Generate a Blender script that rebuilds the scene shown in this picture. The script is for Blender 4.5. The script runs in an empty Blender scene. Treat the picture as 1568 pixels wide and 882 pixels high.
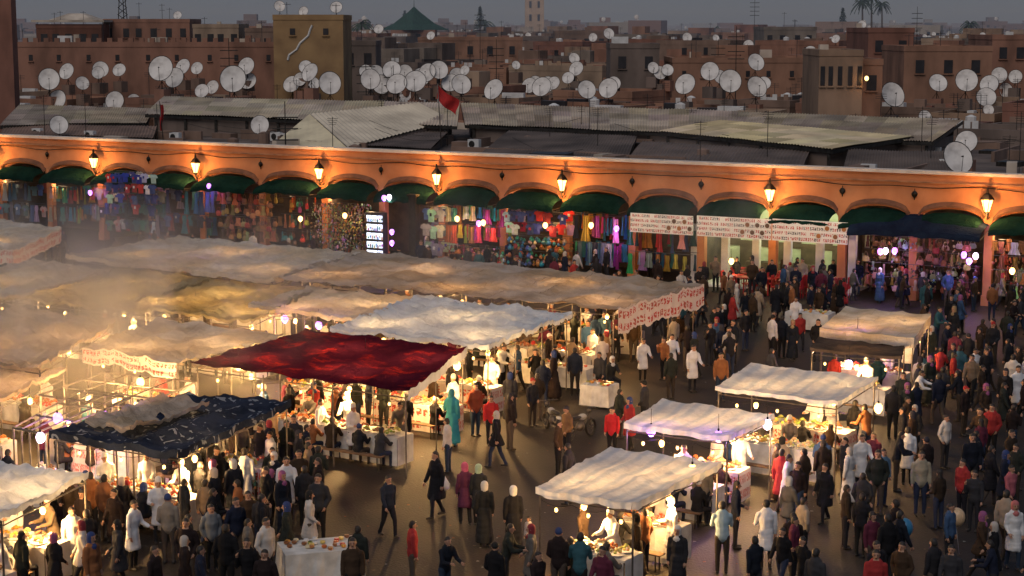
import bpy, math, random
import numpy as np
from mathutils import Vector, Matrix, noise as mn
random.seed(7)
R=random.uniform
rad=math.radians
scene=bpy.context.scene

# ---------------------------------------------------------------- camera / survey
CH=13.5; FPX=2700.0; PITCH=math.atan((441-38)/FPX)
cp,sp_=math.cos(PITCH),math.sin(PITCH)
def ray(px,py):
    u=(px-784)/FPX; v=(441-py)/FPX
    return (u,cp+v*sp_,-sp_+v*cp)
def S(px,py,h=0.0):
    """surveyed point: photo bearing intersected with the horizontal plane z=h"""
    d=ray(px,py); t=(h-CH)/d[2]
    return Vector((d[0]*t,d[1]*t,h))
def SY(px,py,Y):
    d=ray(px,py); t=Y/d[1]
    return Vector((d[0]*t,Y,CH+d[2]*t))
cam=bpy.data.cameras.new("camera"); cam.lens=36*FPX/1568; cam.sensor_width=36; cam.clip_end=40000; cam.clip_start=1
co=bpy.data.objects.new("camera",cam); scene.collection.objects.link(co)
co.location=(0,0,CH); co.rotation_euler=(math.pi/2-PITCH,0,0); scene.camera=co

# ---------------------------------------------------------------- materials
def newmat(n):
    m=bpy.data.materials.new(n); m.use_nodes=True
    nt=m.node_tree; b=nt.nodes["Principled BSDF"]; return m,nt,b
def N(nt,t,**k):
    n=nt.nodes.new(t)
    for a,v in k.items(): setattr(n,a,v)
    return n
def rough_mat(name,col,col2=None,scale=2.0,rough=.85,bump=.3,bscale=20,metal=0,stretch=(1,1,1),detail=6,lo=.35,hi=.65):
    m,nt,b=newmat(name)
    tc=N(nt,'ShaderNodeTexCoord'); mp=N(nt,'ShaderNodeMapping'); mp.inputs['Scale'].default_value=stretch
    nt.links.new(tc.outputs['Object'],mp.inputs[0])
    nz=N(nt,'ShaderNodeTexNoise'); nz.inputs['Scale'].default_value=scale; nz.inputs['Detail'].default_value=detail
    nt.links.new(mp.outputs[0],nz.inputs['Vector'])
    r=N(nt,'ShaderNodeValToRGB'); r.color_ramp.elements[0].position=lo; r.color_ramp.elements[1].position=hi
    c2=col2 or tuple(c*.6 for c in col)
    r.color_ramp.elements[0].color=(*c2,1); r.color_ramp.elements[1].color=(*col,1)
    nt.links.new(nz.outputs[0],r.inputs[0]); nt.links.new(r.outputs[0],b.inputs['Base Color'])
    b.inputs['Roughness'].default_value=rough; b.inputs['Metallic'].default_value=metal
    if bump>0:
        n2=N(nt,'ShaderNodeTexNoise'); n2.inputs['Scale'].default_value=bscale; n2.inputs['Detail'].default_value=4
        nt.links.new(mp.outputs[0],n2.inputs['Vector'])
        bp=N(nt,'ShaderNodeBump'); bp.inputs['Strength'].default_value=bump; bp.inputs['Distance'].default_value=.05
        nt.links.new(n2.outputs[0],bp.inputs['Height']); nt.links.new(bp.outputs[0],b.inputs['Normal'])
    return m
def emit_mat(name,col,st):
    m,nt,b=newmat(name); b.inputs['Base Color'].default_value=(*[min(1,c) for c in col],1)
    b.inputs['Emission Color'].default_value=(*col,1); b.inputs['Emission Strength'].default_value=st
    return m
def cloth_mat(name,col,col2,trans=.25,scale=1.2,pattern=None):
    m,nt,b=newmat(name)
    tc=N(nt,'ShaderNodeTexCoord')
    nz=N(nt,'ShaderNodeTexNoise'); nz.inputs['Scale'].default_value=scale; nz.inputs['Detail'].default_value=8; nz.inputs['Roughness'].default_value=.65
    nt.links.new(tc.outputs['Object'],nz.inputs['Vector'])
    r=N(nt,'ShaderNodeValToRGB'); r.color_ramp.elements[0].position=.36; r.color_ramp.elements[1].position=.60
    r.color_ramp.elements[0].color=(*col2,1); r.color_ramp.elements[1].color=(*col,1)
    nt.links.new(nz.outputs[0],r.inputs[0])
    out=r.outputs[0]
    def mix(fac,a,bcol,mode='MIX'):
        mx=N(nt,'ShaderNodeMix',data_type='RGBA'); mx.blend_type=mode
        if isinstance(fac,float): mx.inputs[0].default_value=fac
        else: nt.links.new(fac,mx.inputs[0])
        nt.links.new(a,mx.inputs[6])
        if isinstance(bcol,tuple): mx.inputs[7].default_value=(*bcol,1)
        else: nt.links.new(bcol,mx.inputs[7])
        return mx.outputs[2]
    if pattern=='stripes':
        w=N(nt,'ShaderNodeTexWave'); w.inputs['Distortion'].default_value=.8; w.inputs['Detail'].default_value=2
        nt.links.new(tc.outputs['UV'],w.inputs['Vector']); w.bands_direction='X'; w.inputs['Scale'].default_value=2.3
        rr=N(nt,'ShaderNodeValToRGB'); rr.color_ramp.elements[0].position=.4; rr.color_ramp.elements[0].color=(0,0,0,1); rr.color_ramp.elements[1].color=(.55,.55,.55,1); rr.color_ramp.elements[1].position=.95
        nt.links.new(w.outputs[1],rr.inputs[0]); out=mix(rr.outputs[0],out,(.36,.44,.56))
    if pattern=='panels':
        ck=N(nt,'ShaderNodeTexBrick'); ck.inputs['Scale'].default_value=5; ck.inputs['Mortar Size'].default_value=.008; ck.inputs['Mortar Smooth'].default_value=.6
        ck.inputs['Color1'].default_value=(.80,.76,.70,1); ck.inputs['Color2'].default_value=(1,1,1,1); ck.inputs['Mortar'].default_value=(.55,.52,.5,1); ck.inputs['Brick Width'].default_value=.9; ck.inputs['Row Height'].default_value=1.3
        nt.links.new(tc.outputs['UV'],ck.inputs['Vector']); out=mix(1.0,out,ck.outputs[0],'MULTIPLY')
        n5=N(nt,'ShaderNodeTexNoise'); n5.inputs['Scale'].default_value=.35; n5.inputs['Detail'].default_value=3; nt.links.new(tc.outputs['Object'],n5.inputs['Vector'])
        r5=N(nt,'ShaderNodeValToRGB'); r5.color_ramp.elements[0].position=.4; r5.color_ramp.elements[0].color=(1.0,.90,.72,1); r5.color_ramp.elements[1].position=.6; r5.color_ramp.elements[1].color=(1,1,1,1)
        nt.links.new(n5.outputs[0],r5.inputs[0]); out=mix(1.0,out,r5.outputs[0],'MULTIPLY')
    if pattern=='patch':
        v=N(nt,'ShaderNodeTexNoise'); v.inputs['Scale'].default_value=1.6; v.inputs['Detail'].default_value=1; v.inputs['Distortion'].default_value=2.5
        nt.links.new(tc.outputs['Object'],v.inputs['Vector'])
        rr=N(nt,'ShaderNodeValToRGB'); rr.color_ramp.elements[0].position=.63; rr.color_ramp.elements[1].position=.65
        nt.links.new(v.outputs[0],rr.inputs[0]); out=mix(rr.outputs[0],out,(.18,.21,.26))
    if pattern=='checks':
        ck=N(nt,'ShaderNodeTexBrick'); ck.inputs['Scale'].default_value=11; ck.inputs['Mortar Size'].default_value=.015
        ck.inputs['Color1'].default_value=(0,0,0,1); ck.inputs['Color2'].default_value=(1,1,1,1); ck.inputs['Mortar'].default_value=(0,0,0,1)
        nt.links.new(tc.outputs['UV'],ck.inputs['Vector'])
        n3=N(nt,'ShaderNodeTexNoise'); n3.inputs['Scale'].default_value=.8; nt.links.new(tc.outputs['Object'],n3.inputs['Vector'])
        rr=N(nt,'ShaderNodeValToRGB'); rr.color_ramp.elements[0].position=.50; rr.color_ramp.elements[1].position=.62; nt.links.new(n3.outputs[0],rr.inputs[0])
        ml=N(nt,'ShaderNodeMath',operation='MULTIPLY'); nt.links.new(ck.outputs[0],ml.inputs[0]); nt.links.new(rr.outputs[0],ml.inputs[1])
        out=mix(ml.outputs[0],out,(.26,.018,.016))
    n2=N(nt,'ShaderNodeTexNoise'); n2.inputs['Scale'].default_value=3.5; n2.inputs['Detail'].default_value=6; n2.inputs['Distortion'].default_value=1.2
    nt.links.new(tc.outputs['Object'],n2.inputs['Vector'])
    bp=N(nt,'ShaderNodeBump'); bp.inputs['Strength'].default_value=.7; bp.inputs['Distance'].default_value=.10
    nt.links.new(n2.outputs[0],bp.inputs['Height'])
    df=N(nt,'ShaderNodeBsdfDiffuse'); tr=N(nt,'ShaderNodeBsdfTranslucent'); ms=N(nt,'ShaderNodeMixShader'); ms.inputs[0].default_value=trans
    for q in (df,tr):
        nt.links.new(out,q.inputs['Color']); nt.links.new(bp.outputs[0],q.inputs['Normal'])
    nt.links.new(df.outputs[0],ms.inputs[1]); nt.links.new(tr.outputs[0],ms.inputs[2])
    nt.links.new(ms.outputs[0],nt.nodes['Material Output'].inputs[0])
    return m
def attr_mat(name,rough=.8,em=0):
    m,nt,b=newmat(name); a=N(nt,'ShaderNodeAttribute',attribute_name='Col')
    nz=N(nt,'ShaderNodeTexNoise'); nz.inputs['Scale'].default_value=9; nz.inputs['Detail'].default_value=3
    mr=N(nt,'ShaderNodeMapRange'); mr.inputs[3].default_value=.55; mr.inputs[4].default_value=1.3
    nt.links.new(nz.outputs[0],mr.inputs[0])
    mx=N(nt,'ShaderNodeVectorMath',operation='MULTIPLY'); nt.links.new(a.outputs['Color'],mx.inputs[0]); nt.links.new(mr.outputs[0],mx.inputs[1])
    nt.links.new(mx.outputs[0],b.inputs['Base Color']); b.inputs['Roughness'].default_value=rough
    return m
def sign_mat(name,ink=(.45,.05,.04),ink2=(.05,.04,.05),rows=3,dens=.46,N_=34,base=(.76,.74,.70)):
    m,nt,b=newmat(name); tc=N(nt,'ShaderNodeTexCoord'); sx=N(nt,'ShaderNodeSeparateXYZ'); nt.links.new(tc.outputs['UV'],sx.inputs[0])
    def M(op,a,bv=None,c=None):
        n=N(nt,'ShaderNodeMath',operation=op)
        for i,q in enumerate((a,bv,c)):
            if q is None: continue
            if isinstance(q,(int,float)): n.inputs[i].default_value=q
            else: nt.links.new(q,n.inputs[i])
        return n.outputs[0]
    yr=M('MULTIPLY',sx.outputs[1],rows); fr=M('FRACT',yr); rowmask=M('MULTIPLY',M('GREATER_THAN',fr,.22),M('LESS_THAN',fr,.80))
    un=M('MULTIPLY',sx.outputs[0],N_); lf=M('FRACT',un); lmask=M('MULTIPLY',M('GREATER_THAN',lf,.14),M('LESS_THAN',lf,.9))
    cb=N(nt,'ShaderNodeCombineXYZ'); nt.links.new(M('MULTIPLY',un,1.4),cb.inputs[0]); nt.links.new(M('MULTIPLY',yr,4),cb.inputs[1])
    nz=N(nt,'ShaderNodeTexNoise'); nz.inputs['Scale'].default_value=1.3; nz.inputs['Detail'].default_value=1; nt.links.new(cb.outputs[0],nz.inputs['Vector'])
    gl=M('GREATER_THAN',nz.outputs[0],dens)
    cb2=N(nt,'ShaderNodeCombineXYZ'); nt.links.new(M('MULTIPLY',sx.outputs[0],N_*.22),cb2.inputs[0]); nt.links.new(M('MULTIPLY',M('FLOOR',yr),3.7),cb2.inputs[1])
    wn=N(nt,'ShaderNodeTexNoise'); wn.inputs['Scale'].default_value=1.3; nt.links.new(cb2.outputs[0],wn.inputs['Vector'])
    word=M('GREATER_THAN',wn.outputs[0],.42)
    ink_m=M('MULTIPLY',M('MULTIPLY',gl,rowmask),M('MULTIPLY',lmask,word))
    sel=M('GREATER_THAN',wn.outputs[0],.54)
    mi=N(nt,'ShaderNodeMix',data_type='RGBA'); nt.links.new(sel,mi.inputs[0]); mi.inputs[6].default_value=(*ink,1); mi.inputs[7].default_value=(*ink2,1)
    mx=N(nt,'ShaderNodeMix',data_type='RGBA'); nt.links.new(ink_m,mx.inputs[0]); mx.inputs[6].default_value=(*base,1); nt.links.new(mi.outputs[2],mx.inputs[7])
    nt.links.new(mx.outputs[2],b.inputs['Base Color']); b.inputs['Roughness'].default_value=.6
    return m

GROUND=rough_mat("asphalt",(.024,.016,.012),(.010,.0075,.006),scale=.6,rough=.65,bump=.4,bscale=14)
ORANGE=rough_mat("orange_plaster",(.60,.25,.11),(.45,.17,.07),scale=.7,rough=.9,bump=.25,bscale=6)
CREAM=rough_mat("cream_moulding",(.80,.70,.60),(.66,.54,.44),scale=2)
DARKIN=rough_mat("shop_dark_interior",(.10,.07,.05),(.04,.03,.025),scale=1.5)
GREENAWN=cloth_mat("green_awning_canvas",(.010,.032,.024),(.006,.018,.014),trans=.04)
BLUEAWN=cloth_mat("navy_awning_canvas",(.015,.025,.05),(.010,.014,.03),trans=.05)
ROOFDARK=rough_mat("roof_screed",(.19,.145,.12),(.08,.06,.05),scale=.35,bump=.5,bscale=4)
TIN=rough_mat("corrugated_tin",(.76,.67,.52),(.46,.40,.31),scale=.5,rough=.8,bump=.1,lo=.3,hi=.7)
TINL=rough_mat("corrugated_tin_cream",(.84,.74,.50),(.60,.52,.35),scale=.6,rough=.8,bump=.1)
TIND=rough_mat("corrugated_tin_grey",(.62,.53,.43),(.35,.29,.23),scale=.5,rough=.85,bump=.1)
METAL=rough_mat("dark_steel",(.06,.055,.05),(.03,.025,.02),scale=5,rough=.5,bump=0,metal=.6)
POLE=rough_mat("galvanised_pole",(.17,.15,.13),(.08,.07,.065),scale=4,rough=.5,bump=0,metal=.5)
WOOD=rough_mat("weathered_wood",(.22,.13,.07),(.10,.06,.035),scale=2,stretch=(1,6,1),bump=.2)
DISH=rough_mat("dish_enamel",(.76,.73,.69),(.50,.47,.44),scale=1.6,rough=.6,bump=0,lo=.3,hi=.55)
IRON=rough_mat("black_iron",(.02,.018,.016),(.012,.01,.01),scale=8,rough=.4,bump=0,metal=.7)
WHITEP=rough_mat("white_paint",(.72,.72,.70),(.55,.54,.52),scale=1.5,rough=.6,bump=.05)
TABLECLOTH=rough_mat("white_tablecloth",(.72,.70,.66),(.52,.5,.46),scale=3,rough=.85,bump=.2)
REDCL=rough_mat("red_flag_cloth",(.45,.02,.02),(.3,.012,.012),scale=2,bump=.2)
REDP=rough_mat("red_plastic",(.5,.03,.03),(.35,.02,.02),scale=3,rough=.4,bump=0)
GLASSD=rough_mat("dark_glass",(.035,.032,.035),(.02,.018,.02),scale=1,rough=.35,bump=0)
ATTR=attr_mat("dyed_goods"); ATTRS=attr_mat("glazed_goods",rough=.35); FOOD=attr_mat("cooked_food",rough=.5)
BULB=emit_mat("bulb_glow_white",(.95,.72,1.0),5); BULBV=emit_mat("bulb_glow_violet",(.62,.25,1.0),2.6); BULBW=emit_mat("bulb_glow_warm",(1,.60,.20),4.5)
LGLASS=emit_mat("lantern_glass",(1,.60,.18),5)
WINLIT=emit_mat("lit_window",(1,.62,.25),2.5)
CASEG=emit_mat("display_case_panel",(.75,.88,1.0),1.5)
SIGN1=sign_mat("printed_menu_banner",rows=4,N_=34)
SIGN2=sign_mat("printed_stall_banner",ink=(.5,.06,.04),ink2=(.42,.08,.05),rows=2,N_=26,base=(.70,.62,.57))
PLC=[(.34,.170,.115),(.37,.195,.125),(.36,.235,.155),(.27,.175,.13),(.26,.21,.17),(.42,.30,.21),(.29,.13,.09),(.20,.15,.125)]
PL=[rough_mat("plaster_%d"%i,c,tuple(x*.55 for x in c),scale=.5,stretch=(1,1,.45),bump=.2,bscale=5) for i,c in enumerate(PLC)]
FAR=[rough_mat("far_hazed_plaster_%d"%i,c,tuple(x*.75 for x in c),scale=.15,bump=0) for i,c in enumerate([  # distant plaster tones with aerial haze mixed into the colour
 (.31,.19,.15),(.35,.24,.19),(.26,.19,.17),(.22,.18,.17),(.42,.35,.28),(.29,.16,.12)])]
OCHRE=rough_mat("ochre_render",(.38,.24,.11),(.24,.145,.07),scale=.4,bump=.3)
GREENTILE=rough_mat("green_roof_tile",(.03,.085,.065),(.02,.05,.04),scale=2)
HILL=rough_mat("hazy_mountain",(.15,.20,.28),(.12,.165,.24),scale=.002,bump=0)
LEAF=rough_mat("palm_frond",(.05,.08,.045),(.025,.045,.03),scale=3,bump=0)
BARK=rough_mat("palm_bark",(.14,.10,.07),None,scale=4)

# ---------------------------------------------------------------- mesh builder
class MB:
    def __init__(s): s.v=[];s.f=[];s.m=[];s.c=[];s.uv={}
    def add(s,vs,fs,mat=0,col=(1,1,1),uvs=None):
        o=len(s.v); s.v.extend([tuple(q) for q in vs])
        for i,f in enumerate(fs):
            if uvs: s.uv[len(s.f)]=uvs[i]
            s.f.append(tuple(o+j for j in f)); s.m.append(mat); s.c.append(col)
    def quad(s,a,b,c,d,mat=0,col=(1,1,1)):
        s.add([a,b,c,d],[(0,1,2,3)],mat,col,[((0,0),(1,0),(1,1),(0,1))])
    def box(s,c,size,rot=0,mat=0,col=(1,1,1),taper=1.0):
        cx,cy,cz=c; x,y,z=size[0]/2,size[1]/2,size[2]/2; cr,sr=math.cos(rot),math.sin(rot); vs=[]
        for dz,t in ((-z,1),(z,taper)):
            for dx,dy in ((-x,-y),(x,-y),(x,y),(-x,y)):
                dx*=t;dy*=t
                vs.append((cx+dx*cr-dy*sr,cy+dx*sr+dy*cr,cz+dz))
        s.add(vs,[(3,2,1,0),(4,5,6,7),(0,1,5,4),(1,2,6,5),(2,3,7,6),(3,0,4,7)],mat,col)
    def cyl(s,p0,p1,r0,r1=None,n=8,mat=0,col=(1,1,1),cap=True):
        if r1 is None:r1=r0
        p0=Vector(p0);p1=Vector(p1);a=(p1-p0)
        if a.length<1e-6:return
        a.normalize(); t=Vector((1,0,0)) if abs(a.x)<.8 else Vector((0,1,0)); u=a.cross(t).normalized(); w=a.cross(u)
        vs=[]
        for p,r in ((p0,r0),(p1,r1)):
            for i in range(n):
                an=2*math.pi*i/n; vs.append(p+(u*math.cos(an)+w*math.sin(an))*r)
        fs=[(i,(i+1)%n,n+(i+1)%n,n+i) for i in range(n)]
        if cap: fs+=[tuple(range(n-1,-1,-1)),tuple(range(n,2*n))]
        s.add(vs,fs,mat,col)
    def lathe(s,c,prof,n=12,mat=0,col=(1,1,1),sx=1,sy=1):
        vs=[];fs=[]
        for r,z in prof:
            for i in range(n):
                a=2*math.pi*i/n; vs.append((c[0]+math.cos(a)*r*sx,c[1]+math.sin(a)*r*sy,c[2]+z))
        for k in range(len(prof)-1):
            for i in range(n):
                j=(i+1)%n; fs.append((k*n+i,k*n+j,(k+1)*n+j,(k+1)*n+i))
        fs.append(tuple(range(n-1,-1,-1))); fs.append(tuple(range((len(prof)-1)*n,len(prof)*n)))
        s.add(vs,fs,mat,col)
    def ell(s,c,r,n=8,k=5,mat=0,col=(1,1,1)):
        pr=[(max(.02,math.sin(math.pi*i/k)),-math.cos(math.pi*i/k)) for i in range(k+1)]
        o=len(s.v); s.lathe((0,0,0),pr,n,mat,col)
        for i in range(o,len(s.v)):
            v=s.v[i]; s.v[i]=(c[0]+v[0]*r[0],c[1]+v[1]*r[1],c[2]+v[2]*r[2])
    def path(s,pts,r,n=5,mat=0,col=(1,1,1)):
        for a,b in zip(pts[:-1],pts[1:]): s.cyl(a,b,r,r,n,mat,col,cap=False)
    def mesh(s,name,mats,smooth=False):
        me=bpy.data.meshes.new(name); me.from_pydata(s.v,[],s.f)
        for m in mats: me.materials.append(m)
        me.polygons.foreach_set('material_index',s.m)
        if smooth: me.polygons.foreach_set('use_smooth',[True]*len(s.f))
        ca=me.color_attributes.new('Col','FLOAT_COLOR','CORNER'); buf=[]
        for f,c in zip(s.f,s.c): buf.extend([c[0],c[1],c[2],1.0]*len(f))
        ca.data.foreach_set('color',buf)
        uvl=me.uv_layers.new(name='UVMap'); ub=[]
        for i,f in enumerate(s.f):
            u=s.uv.get(i)
            if u:
                for q in u: ub.extend(q)
            else: ub.extend([0,0]*len(f))
        uvl.data.foreach_set('uv',ub)
        me.update(); return me
    def obj(s,name,mats,parent=None,loc=(0,0,0),rot=0,smooth=False):
        o=bpy.data.objects.new(name,s.mesh(name,mats,smooth)); scene.collection.objects.link(o)
        o.location=loc; o.rotation_euler[2]=rot; 
        if parent: o.parent=parent
        return o
def empty(name,loc=(0,0,0),rot=0):
    e=bpy.data.objects.new(name,None); scene.collection.objects.link(e); e.location=loc; e.rotation_euler[2]=rot; e.empty_display_size=.2; return e
def inst(name,me,loc,rot=0,sc=1,parent=None):
    o=bpy.data.objects.new(name,me); scene.collection.objects.link(o); o.location=loc; o.rotation_euler[2]=rot; o.scale=(sc,)*3
    if parent:o.parent=parent
    return o
def plight(loc,power,col,r=.12,parent=None,name="lamp_light"):
    l=bpy.data.lights.new(name,'POINT'); l.energy=power; l.color=col; l.shadow_soft_size=r
    o=bpy.data.objects.new(name,l); scene.collection.objects.link(o); o.location=loc
    if parent:o.parent=parent
    return o
WARM=(1,.56,.20); LANT=(1,.47,.13)

# ---------------------------------------------------------------- world, sun
w=bpy.data.worlds.new("World"); scene.world=w; w.use_nodes=True; nt=w.node_tree; bg=nt.nodes['Background']
sky=nt.nodes.new('ShaderNodeTexSky'); sky.sky_type='NISHITA'; sky.sun_disc=False
sky.sun_elevation=rad(18); sky.sun_rotation=rad(198); sky.air_density=1.0; sky.dust_density=.6; sky.ozone_density=3.0
mxs=nt.nodes.new('ShaderNodeMix'); mxs.data_type='RGBA'; mxs.inputs[0].default_value=.78; mxs.inputs[7].default_value=(2.1,2.9,4.4,1)
nt.links.new(sky.outputs[0],mxs.inputs[6]); nt.links.new(mxs.outputs[2],bg.inputs[0]); bg.inputs[1].default_value=.038
sl=bpy.data.lights.new("sun",'SUN'); sl.energy=1.12; sl.angle=rad(50); sl.color=(1.0,.87,.78)
so=bpy.data.objects.new("sun",sl); scene.collection.objects.link(so)
so.rotation_euler=Vector((-.25,-.70,.85)).normalized().to_track_quat('Z','Y').to_euler()
scene.view_settings.view_transform='Standard'; scene.view_settings.look='None'; scene.view_settings.exposure=0

# ---------------------------------------------------------------- ground, mountains
g=MB(); g.quad((-15000,-2000,0),(15000,-2000,0),(15000,20000,0),(-15000,20000,0)); g.obj("ground",[GROUND])
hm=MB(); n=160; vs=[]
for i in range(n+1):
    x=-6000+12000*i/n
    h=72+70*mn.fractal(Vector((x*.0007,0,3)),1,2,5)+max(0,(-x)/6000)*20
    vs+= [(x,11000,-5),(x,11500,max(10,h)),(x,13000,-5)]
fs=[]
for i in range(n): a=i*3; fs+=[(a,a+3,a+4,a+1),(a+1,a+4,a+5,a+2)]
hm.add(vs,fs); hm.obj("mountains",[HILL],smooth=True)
def vol(name,lo,hi,dens,col,aniso,noise_scale=None,rot=0,loc=(0,0,0),thr=(.45,.75)):
    m=bpy.data.materials.new(name); m.use_nodes=True; nt=m.node_tree; nt.nodes.remove(nt.nodes["Principled BSDF"])
    v=N(nt,'ShaderNodeVolumeScatter'); v.inputs['Color'].default_value=(*col,1); v.inputs['Density'].default_value=dens; v.inputs['Anisotropy'].default_value=aniso
    nt.links.new(v.outputs[0],nt.nodes['Material Output'].inputs['Volume'])
    if noise_scale:
        tc=N(nt,'ShaderNodeTexCoord'); mp=N(nt,'ShaderNodeMapping'); mp.inputs['Scale'].default_value=(1,1,.55); mp.inputs['Rotation'].default_value=(0,.5,0)
        nt.links.new(tc.outputs['Object'],mp.inputs[0])
        nz=N(nt,'ShaderNodeTexNoise'); nz.inputs['Scale'].default_value=noise_scale; nz.inputs['Detail'].default_value=4; nz.inputs['Distortion'].default_value=1.0
        nt.links.new(mp.outputs[0],nz.inputs['Vector']); mr=N(nt,'ShaderNodeMapRange'); mr.inputs[1].default_value=thr[0]; mr.inputs[2].default_value=thr[1]; mr.inputs[3].default_value=0; mr.inputs[4].default_value=dens
        nt.links.new(nz.outputs[0],mr.inputs[0])
        ln=N(nt,'ShaderNodeVectorMath',operation='LENGTH'); m2=N(nt,'ShaderNodeMapping'); sz=[(z-a)/2 for a,z in zip(lo,hi)]; cc=[(a+z)/2 for a,z in zip(lo,hi)]
        m2.inputs['Location'].default_value=[-c/s for c,s in zip(cc,sz)]; m2.inputs['Scale'].default_value=[1/s for s in sz]
        nt.links.new(tc.outputs['Object'],m2.inputs[0]); nt.links.new(m2.outputs[0],ln.inputs[0])
        fd=N(nt,'ShaderNodeMapRange'); fd.inputs[1].default_value=.35; fd.inputs[2].default_value=1.0; fd.inputs[3].default_value=1; fd.inputs[4].default_value=0
        nt.links.new(ln.outputs['Value'],fd.inputs[0]); ml=N(nt,'ShaderNodeMath',operation='MULTIPLY'); nt.links.new(mr.outputs[0],ml.inputs[0]); nt.links.new(fd.outputs[0],ml.inputs[1])
        nt.links.new(ml.outputs[0],v.inputs['Density'])
    b=MB(); c=[(a+z)/2 for a,z in zip(lo,hi)]; b.box(c,[z-a for a,z in zip(lo,hi)]); return b.obj(name,[m],None,loc,rot)
vol("evening_haze",(-1500,240,0.3),(1500,3500,40),.0012,(.72,.80,.98),0)

# ---------------------------------------------------------------- arcade building
A=Vector((-33.3,115,0)); B=Vector((24.4,83.8,0)); dv=(B-A).normalized(); ANG=math.atan2(dv.y,dv.x); nv=Vector((dv.y,-dv.x,0))
vol("grill_smoke",(-11,-12,.8),(11,12,8.5),.24,(.97,.94,.9),.2,.34,ANG,(-15.5,58,0),(.46,.70))
vol("grill_smoke",(-9,-7,1.2),(9,7,8),.07,(.97,.94,.9),.2,.34,ANG,(-4,68,0),(.48,.74))
vol("grill_smoke",(-3.5,-3,1.5),(4,3,10),.11,(.97,.94,.9),.2,.45,0,(8.0,78,0),(.42,.70))
def F(s,out,z): 
    p=A+dv*s+nv*out; return Vector((p.x,p.y,z))
def ws(px,out=0,py=300):
    d=ray(px,py); k=d[0]/d[1]; a=A+nv*out
    return (k*a.y-a.x)/(dv.x-k*dv.y)
TOP=6.3
lampS=[ws(p) for p in (0,154,309,497,676,867,1184,1516)]
piers=[lampS[0]-8,lampS[0]-4]
for i,a in enumerate(lampS[:-1]):
    b=lampS[i+1]; k=3 if (b-a)>10 else 2
    piers+= [a+(b-a)*j/k for j in range(k)]
piers+=[lampS[-1],lampS[-1]+4,lampS[-1]+8,lampS[-1]+12,lampS[-1]+16]
arc=empty("souk_arcade_building",A,ANG)
m=MB()
def archz(t): return 4.0+.62*math.sqrt(max(0,1-(2*t-1)**2))
for a,b in zip(piers[:-1],piers[1:]):
    K=14; pw=.2
    xs=[a]+[a+pw+(b-a-2*pw)*j/K for j in range(K+1)]+[b]
    zb=[0]+[archz(j/K) for j in range(K+1)]+[0]
    for y in (0,.45):
        for j in range(1,K+1):
            m.quad((xs[j],y,zb[j]),(xs[j+1],y,zb[j+1]),(xs[j+1],y,TOP),(xs[j],y,TOP),0)
    for j in range(1,K+1): m.quad((xs[j],0,zb[j]),(xs[j+1],0,zb[j+1]),(xs[j+1],.45,zb[j+1]),(xs[j],.45,zb[j]),0)
    for j in range(1,K+1):
        z0,z1=zb[j]+.10,zb[j+1]+.10
        m.quad((xs[j],-.22,z0),(xs[j+1],-.22,z1),(xs[j+1],-.22,z1+.10),(xs[j],-.22,z0+.10),2)
        m.quad((xs[j],-.22,z0+.10),(xs[j+1],-.22,z1+.10),(xs[j+1],-.002,z1+.26),(xs[j],-.002,z0+.26),2)
    m.box((a,.2,TOP/2),(2*pw,.404,TOP-.004),0,0)
    m.box((a,.2,.25),(2*pw+.08,.5,.5),0,0)
m.quad((piers[0],-.0,TOP),(piers[-1],0,TOP),(piers[-1],.45,TOP),(piers[0],.45,TOP),0)
L=piers[-1]-piers[0]; cx=(piers[0]+piers[-1])/2
m.box((cx,.2,TOP+.07),(L,.72,.15),0,1)
m.box((cx,-.05,TOP-.42),(L,.12,.07),0,3)
m.obj("facade_wall",[ORANGE,CREAM,rough_mat("brown_hood",(.20,.09,.05),(.11,.05,.03)),rough_mat("orange_band",(.46,.22,.11))],arc)
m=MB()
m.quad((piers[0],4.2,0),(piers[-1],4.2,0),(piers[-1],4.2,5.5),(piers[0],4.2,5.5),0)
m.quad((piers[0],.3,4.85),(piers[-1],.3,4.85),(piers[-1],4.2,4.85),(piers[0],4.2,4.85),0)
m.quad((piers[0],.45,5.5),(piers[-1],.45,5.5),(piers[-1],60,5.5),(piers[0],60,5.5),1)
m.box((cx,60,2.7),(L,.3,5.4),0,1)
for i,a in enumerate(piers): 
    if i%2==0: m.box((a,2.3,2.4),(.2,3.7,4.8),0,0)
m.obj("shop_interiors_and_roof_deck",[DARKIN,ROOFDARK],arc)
m=MB()
for a in piers:
    if min(abs(a-l) for l in lampS)>1:
        m.lathe((a,-.08,5.25),[(.02,-.16),(.13,-.05),(.17,.05),(.1,.16),(.03,.2)],8,1,sy=.5)
        m.cyl((a,-.05,5.0),(a,-.05,5.55),.03,.02,6,1)
pts=[]
s_=piers[0]
while s_<piers[-1]:
    pts.append((s_,-.09-.02*math.sin(s_),5.72+.05*math.sin(s_*1.3)-.10*abs(math.sin(s_*.4)))); s_+=.5
m.path(pts,.022,5,1)
m.obj("wall_ornaments_and_cable",[CREAM,IRON],arc)

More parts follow.
